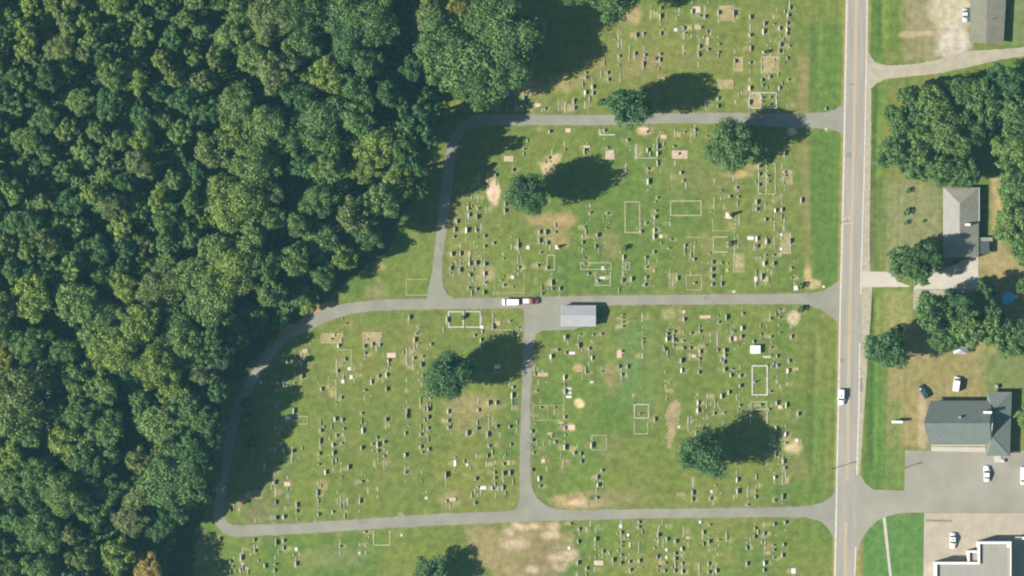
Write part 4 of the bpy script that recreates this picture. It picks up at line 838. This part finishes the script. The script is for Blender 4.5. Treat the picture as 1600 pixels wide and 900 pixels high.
# shed
e = empty("shed", (0,0,0)); tag(e, "metal-roofed open maintenance shed beside the middle lane, shadow to its east", "shed")
m = MB(); quadslab(m, R_(876,510,2.7), R_(931,510,2.7), R_(931,493,3.7), R_(876,493,3.7), .1); m.build("roof_panel", M['metal_roof'], e)
m = MB(); quadslab(m, R_(876,493,3.7), R_(931,493,3.7), R_(931,477,2.7), R_(876,477,2.7), .1); m.build("roof_panel", M['metal_roof'], e)
m = MB()
for i in range(1, 13):
    px = 876 + 55*i/13
    for ya, yb, za, zb in ((510,493,2.7,3.7), (493,477,3.7,2.7)):
        a = R_(px, ya, za); b = R_(px, yb, zb); m.add([(a[0]-.03,a[1],a[2]),(a[0]+.03,a[1],a[2]),(b[0]+.03,b[1],b[2]),(b[0]-.03,b[1],b[2]),(a[0]-.03,a[1],a[2]+.05),(a[0]+.03,a[1],a[2]+.05),(b[0]+.03,b[1],b[2]+.05),(b[0]-.03,b[1],b[2]+.05)], [(4,5,6,7),(0,1,5,4),(1,2,6,5),(2,3,7,6),(3,0,4,7)])
m.build("roof_seam", M['steel'], e)
a = R_(876,493,3.7); b = R_(931,493,3.7); MB().box(a[0], a[1]-.12, 3.68, b[0], b[1]+.12, 3.76).build("ridge_cap", M['metal_roof'], e)
x0, y0, _ = R_(878,508.5,0); x1, y1, _ = R_(929.5,478.5,0)
MB().box(x1-.12, y0, -.1, x1, y1, 2.6).build("wall", M['wall'], e); MB().box(x0, y1-.12, -.1, x1-.13, y1, 2.6).build("wall", M['wall'], e)
mm = (y0+y1)/2; MB().add([(x1-.12,y0,2.6),(x1-.12,y1,2.6),(x1-.12,mm,3.55),(x1,y0,2.6),(x1,y1,2.6),(x1,mm,3.55)], [(0,1,2),(5,4,3),(0,2,5,3),(1,4,5,2)]).build("gable", M['wall'], e)
for i in range(4): xx = x0 + .1 + (x1-x0-.3)*i/4; MB().box(xx, y0, -.1, xx+.15, y0+.15, 2.6).build("post", M['wood'], e)
# long roof building at the top
e = empty("long_building", (0,0,0)); tag(e, "long low building with plain grey-brown gable roof beside the gravel drive", "building")
m = MB(); quadslab(m, R_(1515,66,2.5), R_(1541,68,3.5), R_(1543,-40,3.5), R_(1517,-40,2.5)); m.build("roof", M['roof_tan'], e)
m = MB(); quadslab(m, R_(1541,68,3.5), R_(1568,69,2.5), R_(1574,-40,2.5), R_(1543,-40,3.5)); m.build("roof", M['roof_tan'], e)
x0,y0,_ = R_(1518,65,0); x1,y1,_ = R_(1566,-38,0); MB().box(x0,y0,-.1,x1,y1,2.4).build("wall", M['wall'], e)
windows(e, [(1518,50),(1518,30),(1518,10)], 'W'); doorpart(e, 1518, 40, 'W')
MB().tube(R_(1550,30,3.4), R_(1550,30,4.4), .12, .12, 8).build("vent_pipe", M['steel'], e)
# house with pale roof
e = empty("house", (0,0,0)); tag(e, "house with pale western roof slope and grey eastern slope, partly under tree shadow", "house")
m = MB(); v = [R_(1473.5,292,2.6), R_(1473.5,404,2.6), R_(1499.5,402,4.8), R_(1499.5,318,4.8), R_(1529.5,293,2.6), R_(1529.5,400,2.6)]
dn = lambda p: (p[0], p[1], p[2]-.16)
m = MB(); quadslab(m, v[0], v[1], v[2], v[3]); w_ = m.build("roof", M['roof_pale'], e); w_['label'] = "pale western roof slope"
m = MB(); quadslab(m, v[3], v[2], v[5], v[4]); m.build("roof", M['roof_grey'], e)
MB().add([v[0], v[3], v[4], dn(v[0]), dn(v[3]), dn(v[4])], [(2,1,0),(3,4,5),(0,3,5,2)]).build("hip_end", M['roof_grey'], e)
a = R_(1529.5,293,2.6); b = R_(1529.5,346,2.6); MB().box(a[0]+.0, b[1], 2.45, a[0]+.18, a[1], 2.58).build("gutter", M['white'], e)
x0,y0,_ = R_(1476,402,0); x1,y1,_ = R_(1527,295,0); MB().box(x0,y0,-.1,x1,y1,2.42).build("wall", M['brick'], e)
windows(e, [(1476,310),(1476,335),(1476,385)], 'W'); doorpart(e, 1476, 360, 'W'); windows(e, [(1527,320)], 'E')
x,y,_ = R_(1512,351,4); MB().box(x-.8,y-.35,3.0,x+.8,y+.35,4.9).build("chimney", M['white'], e)
dk = empty("deck", (0,0,0)); tag(dk, "dark flat-roofed porch behind the pale-roofed house", "porch")
a = R_(1529.8,397,2.2); b = R_(1546,377,2.2); MB().box(a[0]+.2,a[1],2.1,b[0],b[1],2.24).build("roof", make_mat("dark_membrane",(.05,.06,.06),.9,.1), dk)
for xx in (a[0]+.3, b[0]-.2):
    for yy in (a[1]+.1, b[1]-.2): MB().box(xx,yy,-.1,xx+.12,yy+.12,2.1).build("post", M['wood'], dk)
MB().box(a[0]+.2,b[1],2.0,b[0]+1.0,b[1]+1.2,2.1).build("awning", M['roof_grey'], dk)
# grey-green roofed building with hip wing
e = empty("chapel_building", (0,0,0)); tag(e, "large building with grey-green gabled main roof and hipped eastern wing above the parking lot", "building")
EV, RG = 3.1, 8.5
m = MB(); quadslab(m, R_(1453,695,EV), R_(1549,695,EV), R_(1547,661.5,RG), R_(1443.5,661.5,RG), .2); m.build("roof", M['roof_teal'], e)
m = MB(); quadslab(m, R_(1443.5,661.5,RG), R_(1547,661.5,RG), R_(1549,626,EV), R_(1454,626,EV), .2); m.build("roof", M['roof_teal'], e)
a = R_(1443.5,661.5,RG); b = R_(1547,661.5,RG); MB().box(a[0],a[1]-.15,RG-.03,b[0],a[1]+.15,RG+.06).build("ridge_cap", M['roof_teal'], e)
x0,y0,_ = R_(1457,692,0); x1,y1,_ = R_(1547,629,0); MB().box(x0,y0,-.1,x1-.01,y1,EV-.12).build("wall", M['brick'], e)
ym = (y0+y1)/2
for xx, nm in ((x0, "gable"), (x1-.2, "gable")):
    MB().add([(xx,y0,EV-.12),(xx,y1,EV-.12),(xx,ym,RG-.4),(xx+.2,y0,EV-.12),(xx+.2,y1,EV-.12),(xx+.2,ym,RG-.4)], [(0,2,1),(3,4,5),(0,3,5,2),(1,2,5,4)]).build(nm, M['wall'], e)
WR = 4.5; c1,c2,c3,c4 = R_(1541.5,712,2.9), R_(1578,713,2.9), R_(1581,612.5,2.9), R_(1542.5,612.5,2.9); r1, r2 = R_(1551,683,WR), R_(1552,643,WR)
MB().add([c1,c2,c3,c4,r1,r2], [(0,1,4),(1,2,5,4),(2,3,5),(3,0,4,5),(3,2,1,0)]).build("wing_roof", M['roof_teal'], e)
for p, q in ((c2, r1), (c3, r2)): MB().tube(p, q, .14, .14, 4).build("hip_cap", M['roof_teal'], e)
x0,y0,_ = R_(1545,709,0); x1,y1,_ = R_(1577,616,0); MB().box(x0,y0,-.1,x1,y1,2.86).build("wing_wall", M['brick'], e)
a = R_(1544,644.5,8.0); MB().box(a[0]-1.3,a[1]-.42,4.6,a[0]+1.3,a[1]+.42,7.2,.05).build("chimney", M['white'], e)
a = R_(1455,695.6,EV); b = R_(1540,695.6,EV); MB().box(a[0],a[1]-.15,EV-.14,b[0],a[1],EV-.02).build("gutter", M['white'], e)
windows(e, [(1465,692.3),(1480,692.3),(1515,692.3),(1530,692.3)], 'S', w=1.6); doorpart(e, 1498, 692.3, 'S'); windows(e, [(1457,650),(1457,674)], 'W', w=1.6)
for px, py in ((1470,676),(1500,684),(1522,672)): a = R_(px, py, EV + (RG-EV)*(695-py)/33.5); MB().tube((a[0],a[1],a[2]-.2),(a[0],a[1],a[2]+.45), .12, .12, 8).build("vent_pipe", M['steel'], e)
a = R_(1500, 652, 7.6); MB().box(a[0]-.35,a[1]-.35,7.1,a[0]+.35,a[1]+.35,8.0,.05).build("roof_vent", M['steel'], e)
for px, py in ((1490,890),(1515,888),(1552,868),(1562,889)): a = R_(px, py, 4.6); MB().box(a[0]-.5,a[1]-.4,4.2,a[0]+.5,a[1]+.4,4.75,.05).build("rooftop_unit", M['steel'], e) if False else None
# porch bits by the wing
for px, py, c, lab in [(1559,717,M['concrete'],"pale concrete step against the wing's southern wall")]:
    a = P(px, py); o = MB().box(a.x-1.1,a.y-1.1,0,a.x+1.1,a.y+1.1,.25,.03).build("entrance_step", c); tag(o, lab, "step")
def unit(name, px, py, w, d, h, mat, lab, cat):
    e_ = empty(name, P(px, py)); tag(e_, lab, cat)
    MB().box(-w/2,-d/2,0,w/2,d/2,h,.03).build("cabinet", mat, e_); MB().tube((0,0,h),(0,0,h+.06), min(w,d)*.38, min(w,d)*.38, 10).build("fan_grille", M['steel'], e_)
unit("air_conditioner", 1567, 720, .9, .9, 1.0, M['white'], "white air conditioner unit at the wing's southern wall", "air conditioner")
unit("air_conditioner", 1557, 604, .9, 1.2, 1.1, M['gravel'], "tan utility unit beside the wing's northern wall", "air conditioner")
# flat-roofed building
e = empty("flat_building", (0,0,0)); tag(e, "flat-roofed commercial building with white parapet at the corner of the concrete lot", "building")
PH = 5.0; RZ = 4.2
outl = [(1461,990),(1461,878.5),(1528,878.5),(1528,846.5),(1580,846.5),(1580,990)]
roofm = sheet("flat_roof", [(1462.5,989),(1462.5,880),(1529.5,880),(1529.5,848),(1578.5,848),(1578.5,989)], RZ, M['flat_roof'], e, kind=None)
k = 1 - PH/H; roofm.scale = (k, k, 1)
def wallbox(name, p0, p1, t, z0, z1, mat):
    a = R_(p0[0], p0[1], z1); b = R_(p1[0], p1[1], z1)
    return MB().box(min(a[0],b[0]), min(a[1],b[1]), z0, max(a[0],b[0]), max(a[1],b[1]), z1).build(name, mat, e)
T = 3.0
for nm, p0, p1 in (("wall",(1461,990),(1461+T,878.5+T+.02)), ("wall",(1461,878.5),(1528-.02,878.5+T)), ("wall",(1528,878.5+T),(1528+T,846.5+T+.02)), ("wall",(1528,846.5),(1580,846.5+T)), ("wall",(1578.6,846.5+T+.02),(1580,990))):
    wallbox(nm, p0, p1, 0, -.1, PH-.12, M['wall']); 
    a = R_(*p0, PH); b = R_(*p1, PH); MB().box(min(a[0],b[0])-.05, min(a[1],b[1])-.05, PH-.12 + (.003 if p0[1]==846.5 else .0), max(a[0],b[0])+.05, max(a[1],b[1])+.05, PH + (.004 if p0[1] in (878.5, 846.5) else 0)).build("parapet_cap", M['white'], e)
for p0, p1 in (((1512,860.5),(1528,863.3)), ((1512,863.5),(1515,878.3))):
    wallbox("entry_wall", p0, p1, 0, -.1, 4.5, M['wall']); a = R_(*p0,4.6); b = R_(*p1,4.6)
    MB().box(min(a[0],b[0])-.03,min(a[1],b[1])-.03,4.5,max(a[0],b[0])+.03,max(a[1],b[1])+.03,4.6 + (.003 if p0[1]<862 else 0)).build("parapet_cap", M['white'], e)
wallbox("entry_roof", (1515.2,863.5), (1527.8,878.3), 0, 3.6, 3.8, M['flat_roof'])
wallbox("roof_hatch", (1573.5,850.5), (1578,855.5), 0, 4.2, 4.75, M['white'])
wallbox("shop_window", (1470,877.9), (1500,878.4), 0, .6, 2.6, M['glass']); wallbox("shop_door", (1503,877.9), (1508,878.4), 0, .05, 2.3, M['glass'])
# blue-white awning behind
o = MB().box(*R_(1586,843,2)[:2], 1.9, *R_(1606,839,2)[:2], 2.0).build("canopy", M['white']); tag(o, "thin white canopy strip beside the flat-roofed building", "canopy")

# pool
e = empty("round_pool", P(1575, 466)); tag(e, "round blue above-ground swimming pool between yard trees", "swimming pool")
m = MB(); n = 20
for i in range(n):
    t0, t1 = 2*math.pi*i/n, 2*math.pi*(i+1)/n
    A = lambda r, t, z: (math.cos(t)*r, math.sin(t)*r, z)
    m.add([A(2.1,t0,0),A(2.1,t1,0),A(2.1,t1,1.2),A(2.1,t0,1.2),A(1.95,t0,1.2),A(1.95,t1,1.2),A(1.95,t1,.2),A(1.95,t0,.2)], [(0,1,2,3),(3,2,5,4),(4,5,6,7)])
m.build("pool_wall", M['liner'], e)
MB().add([(math.cos(2*math.pi*i/n)*1.96, math.sin(2*math.pi*i/n)*1.96, 1.0) for i in range(n)], [tuple(range(n))]).build("water", M['water'], e)
MB().box(1.7,.3,0,2.9,.9,1.25).build("ladder", M['white'], e)
# gazebo
e = empty("gazebo", P(1500, 547)); tag(e, "small white-roofed gazebo under the trees on the dry lawn", "gazebo")
MB().add([(-2.2,-1.2,2.2),(2.2,-1.2,2.2),(2.2,1.2,2.2),(-2.2,1.2,2.2),(0,0,3.2)], [(0,1,4),(1,2,4),(2,3,4),(3,0,4),(3,2,1,0)]).build("roof", M['metal_roof'], e)
for sx in (-1.9, 1.9):
    for sy in (-1.0, 1.0): MB().box(sx-.06,sy-.06,0,sx+.06,sy+.06,2.2).build("post", M['white'], e)
# sign by the road
e = empty("roadside_sign", P(1401, 659)); tag(e, "white roadside sign board on posts with a shadow across the lawn", "sign")
MB().box(-1.65,-.18,1.1,1.65,.18,2.3).build("board", M['white'], e); MB().box(-1.75,-.4,2.3,1.75,.4,2.42,.03).build("cap", M['white'], e)
for sx in (-1.2, 1.2): MB().box(sx-.1,-.1,-.2,sx+.1,.1,1.1).build("post", M['wood'], e)
# poles and wires
def pole(px, py, h, lab, arm):
    e_ = empty("utility_pole", P(px, py)); tag(e_, lab, "utility pole", "poles beside the road")
    MB().tube((0,0,-.2),(0,0,h), .12, .08, 8).build("post", M['wood'], e_); MB().box(-arm,-.06,h-.6,arm,.06,h-.48).build("crossarm", M['wood'], e_)
    for s in (-1, 0, 1): MB().tube((s*arm*.85,0,h-.48),(s*arm*.85,0,h-.3), .05, .04, 6).build("insulator", M['lamp'], e_)
    return e_
pole(1299, 733, 6.4, "wooden utility pole west of the main road near the lower lane's mouth", .8)
pole(1413, 731, 4.6, "short wooden pole at the corner of the building's parking lot", .8)
pole(1313.5, 348.5, 1.4, "short marker post on the western verge beside the painted road marking", .1)

# ------------------------------------------------------------ vehicles
def vehicle(name, px, py, ang, L, W, Ht, paintm, style, lab, cat, extra=None):
    e_ = empty(name, P(px, py), math.radians(ang)); tag(e_, lab, cat)
    st = [(-.5,.42,.80),(-.47,.58,.94),(-.3,.62,1.0),(0,.62,1.0),(.24,.60,1.0),(.42,.52,.95),(.48,.44,.84),(.5,.36,.74)]
    if style in ('van', 'suv'): st = [(-.5,.50,.90),(-.48,.62,.97),(-.3,.64,1.0),(0,.64,1.0),(.26,.60,1.0),(.44,.52,.95),(.5,.38,.78)]
    vs = []; fs = []
    for x, zt, w in st:
        y = W/2*w; z = Ht*zt
        vs += [(x*L,-y*.96,.28),(x*L,-y,z*.6+.1),(x*L,-y*.94,z),(x*L,0,z+.03),(x*L,y*.94,z),(x*L,y,z*.6+.1),(x*L,y*.96,.28)]
    n = 7
    for i in range(len(st)-1):
        for j in range(n): a = i*n+j; b_ = i*n+(j+1) % n; fs.append((a, a+n, b_+n, b_))
    fs += [tuple(range(n)), tuple(range(len(vs)-1, len(vs)-n-1, -1))]
    body = MB().add(vs, fs).build("body", paintm, e_, True)
    bx = {'sedan': (-.34,.20,-.20,.04), 'suv': (-.47,.24,-.43,.08), 'van': (-.485,.36,-.46,.22), 'pickup': (-.06,.24,-.01,.12)}[style]
    zb = Ht*.60; zr = Ht - .04; wb, wt = W/2*.92, W/2*.76
    MB().add([(bx[0]*L,-wb,zb),(bx[1]*L,-wb,zb),(bx[1]*L,wb,zb),(bx[0]*L,wb,zb),(bx[2]*L,-wt,zr),(bx[3]*L,-wt,zr),(bx[3]*L,wt,zr),(bx[2]*L,wt,zr)],
        [(0,1,5,4),(1,2,6,5),(2,3,7,6),(3,0,4,7)]).build("windows", M['glass'], e_)
    MB().add([(bx[2]*L-.05,-wt-.03,zr),(bx[3]*L+.05,-wt-.03,zr),(bx[3]*L+.05,wt+.03,zr),(bx[2]*L-.05,wt+.03,zr),(bx[2]*L+.1,-wt+.1,Ht),(bx[3]*L-.1,-wt+.1,Ht),(bx[3]*L-.1,wt-.1,Ht),(bx[2]*L+.1,wt-.1,Ht)],
        [(4,5,6,7),(0,1,5,4),(1,2,6,5),(2,3,7,6),(3,0,4,7)]).build("roof", paintm, e_)
    if style == 'pickup': 
        MB().box(-.47*L,-W/2*.82,Ht*.625,-.08*L,W/2*.82,Ht*.645).build("load_bed", M['p_silver'] if extra == 'pale_bed' else M['rubber'], e_)
    if extra == 'sunroof': MB().box(-.12*L,-.28,Ht+.004,.0*L,.28,Ht+.02).build("sunroof", M['glass'], e_)
    for sx in (-.31, .31):
        for sy in (-1, 1):
            wl = MB().tube((sx*L, sy*(W/2-.22), .33), (sx*L, sy*(W/2-.01), .33), .33, .33, 12).build("wheel", M['rubber'], e_)
            MB().tube((sx*L, sy*(W/2-.02), .33), (sx*L, sy*(W/2+.005), .33), .18, .18, 8).build("rim", M['steel'], wl)
    for sy in (-1, 1):
        MB().box(.475*L,sy*W*.33-.14,Ht*.33,.498*L,sy*W*.33+.14,Ht*.40).build("headlight", M['lamp'], e_)
        MB().box(-.505*L,sy*W*.36-.12,Ht*.38,-.485*L,sy*W*.36+.12,Ht*.46).build("tail_light", M['p_red'], e_)
        MB().box(.18*L,sy*W*.5-.02 if sy>0 else -W*.5-.16,Ht*.60,.22*L,W*.5+.16 if sy>0 else -W*.5+.02,Ht*.68).build("mirror", paintm, e_)
    return e_
vehicle("parked_van", 798, 472, 180, 5.3, 2.1, 1.95, M['p_white'], 'van', "white van parked on the middle lane behind a red pickup", "van")
vehicle("pickup_truck", 829, 470.5, 0, 5.2, 1.9, 1.8, M['p_red'], 'pickup', "dark red pickup with pale load bed parked on the middle lane", "pickup truck", 'pale_bed')
vehicle("passing_suv", 1314.5, 620, -91, 4.9, 1.95, 1.75, M['p_white'], 'suv', "white sport utility vehicle driving on the main road", "car", 'sunroof')
vehicle("parked_van", 1494.5, 600, 81, 4.6, 2.05, 2.2, M['p_white'], 'van', "white van parked on the grass north of the grey-green roofed building", "van")
vehicle("parked_car", 1443, 612, 118, 4.4, 1.8, 1.5, M['p_dark'], 'suv', "dark car parked on the grass at the end of the dirt track", "car")
vehicle("parked_car", 1541.5, 740, 91, 4.9, 1.85, 1.5, M['p_white'], 'sedan', "white saloon car parked below the hipped wing", "car")
vehicle("parked_truck", 1599.5, 743, -90, 5.6, 2.2, 2.1, M['p_white'], 'van', "white truck at the eastern limit of the parking lot", "truck")
vehicle("parked_car", 1488.5, 844.5, -92, 4.9, 1.85, 1.55, M['p_white'], 'sedan', "white car with dark sunroof on the concrete lot", "car", 'sunroof')
vehicle("parked_car", 1508, 24, -90, 4.3, 1.75, 1.5, M['p_blue'], 'sedan', "pale blue car parked west of the long low building", "car")
vehicle("parked_car", 1443, 465, 90, 4.0, 1.8, 1.6, M['p_dark'], 'suv', "dark car parked on the strip beside the concrete pad", "car")

# ------------------------------------------------------------ haze
hz = MB().box(-1600, -1600, -1.5, 1600, 1600, H + 5).build("haze", None)
hm = bpy.data.materials.new("thin_blue_haze"); hm.use_nodes = True
ht = hm.node_tree; ht.nodes.clear()
pv = ht.nodes.new("ShaderNodeVolumePrincipled"); ho = ht.nodes.new("ShaderNodeOutputMaterial")
pv.inputs['Color'].default_value = (0.28, 0.76, 0.98, 1); pv.inputs['Density'].default_value = 2.8e-5; pv.inputs['Anisotropy'].default_value = 0.0
ht.links.new(pv.outputs[0], ho.inputs['Volume'])
hz.data.materials.append(hm); tag(hz, "thin blue summer haze", kind="stuff")
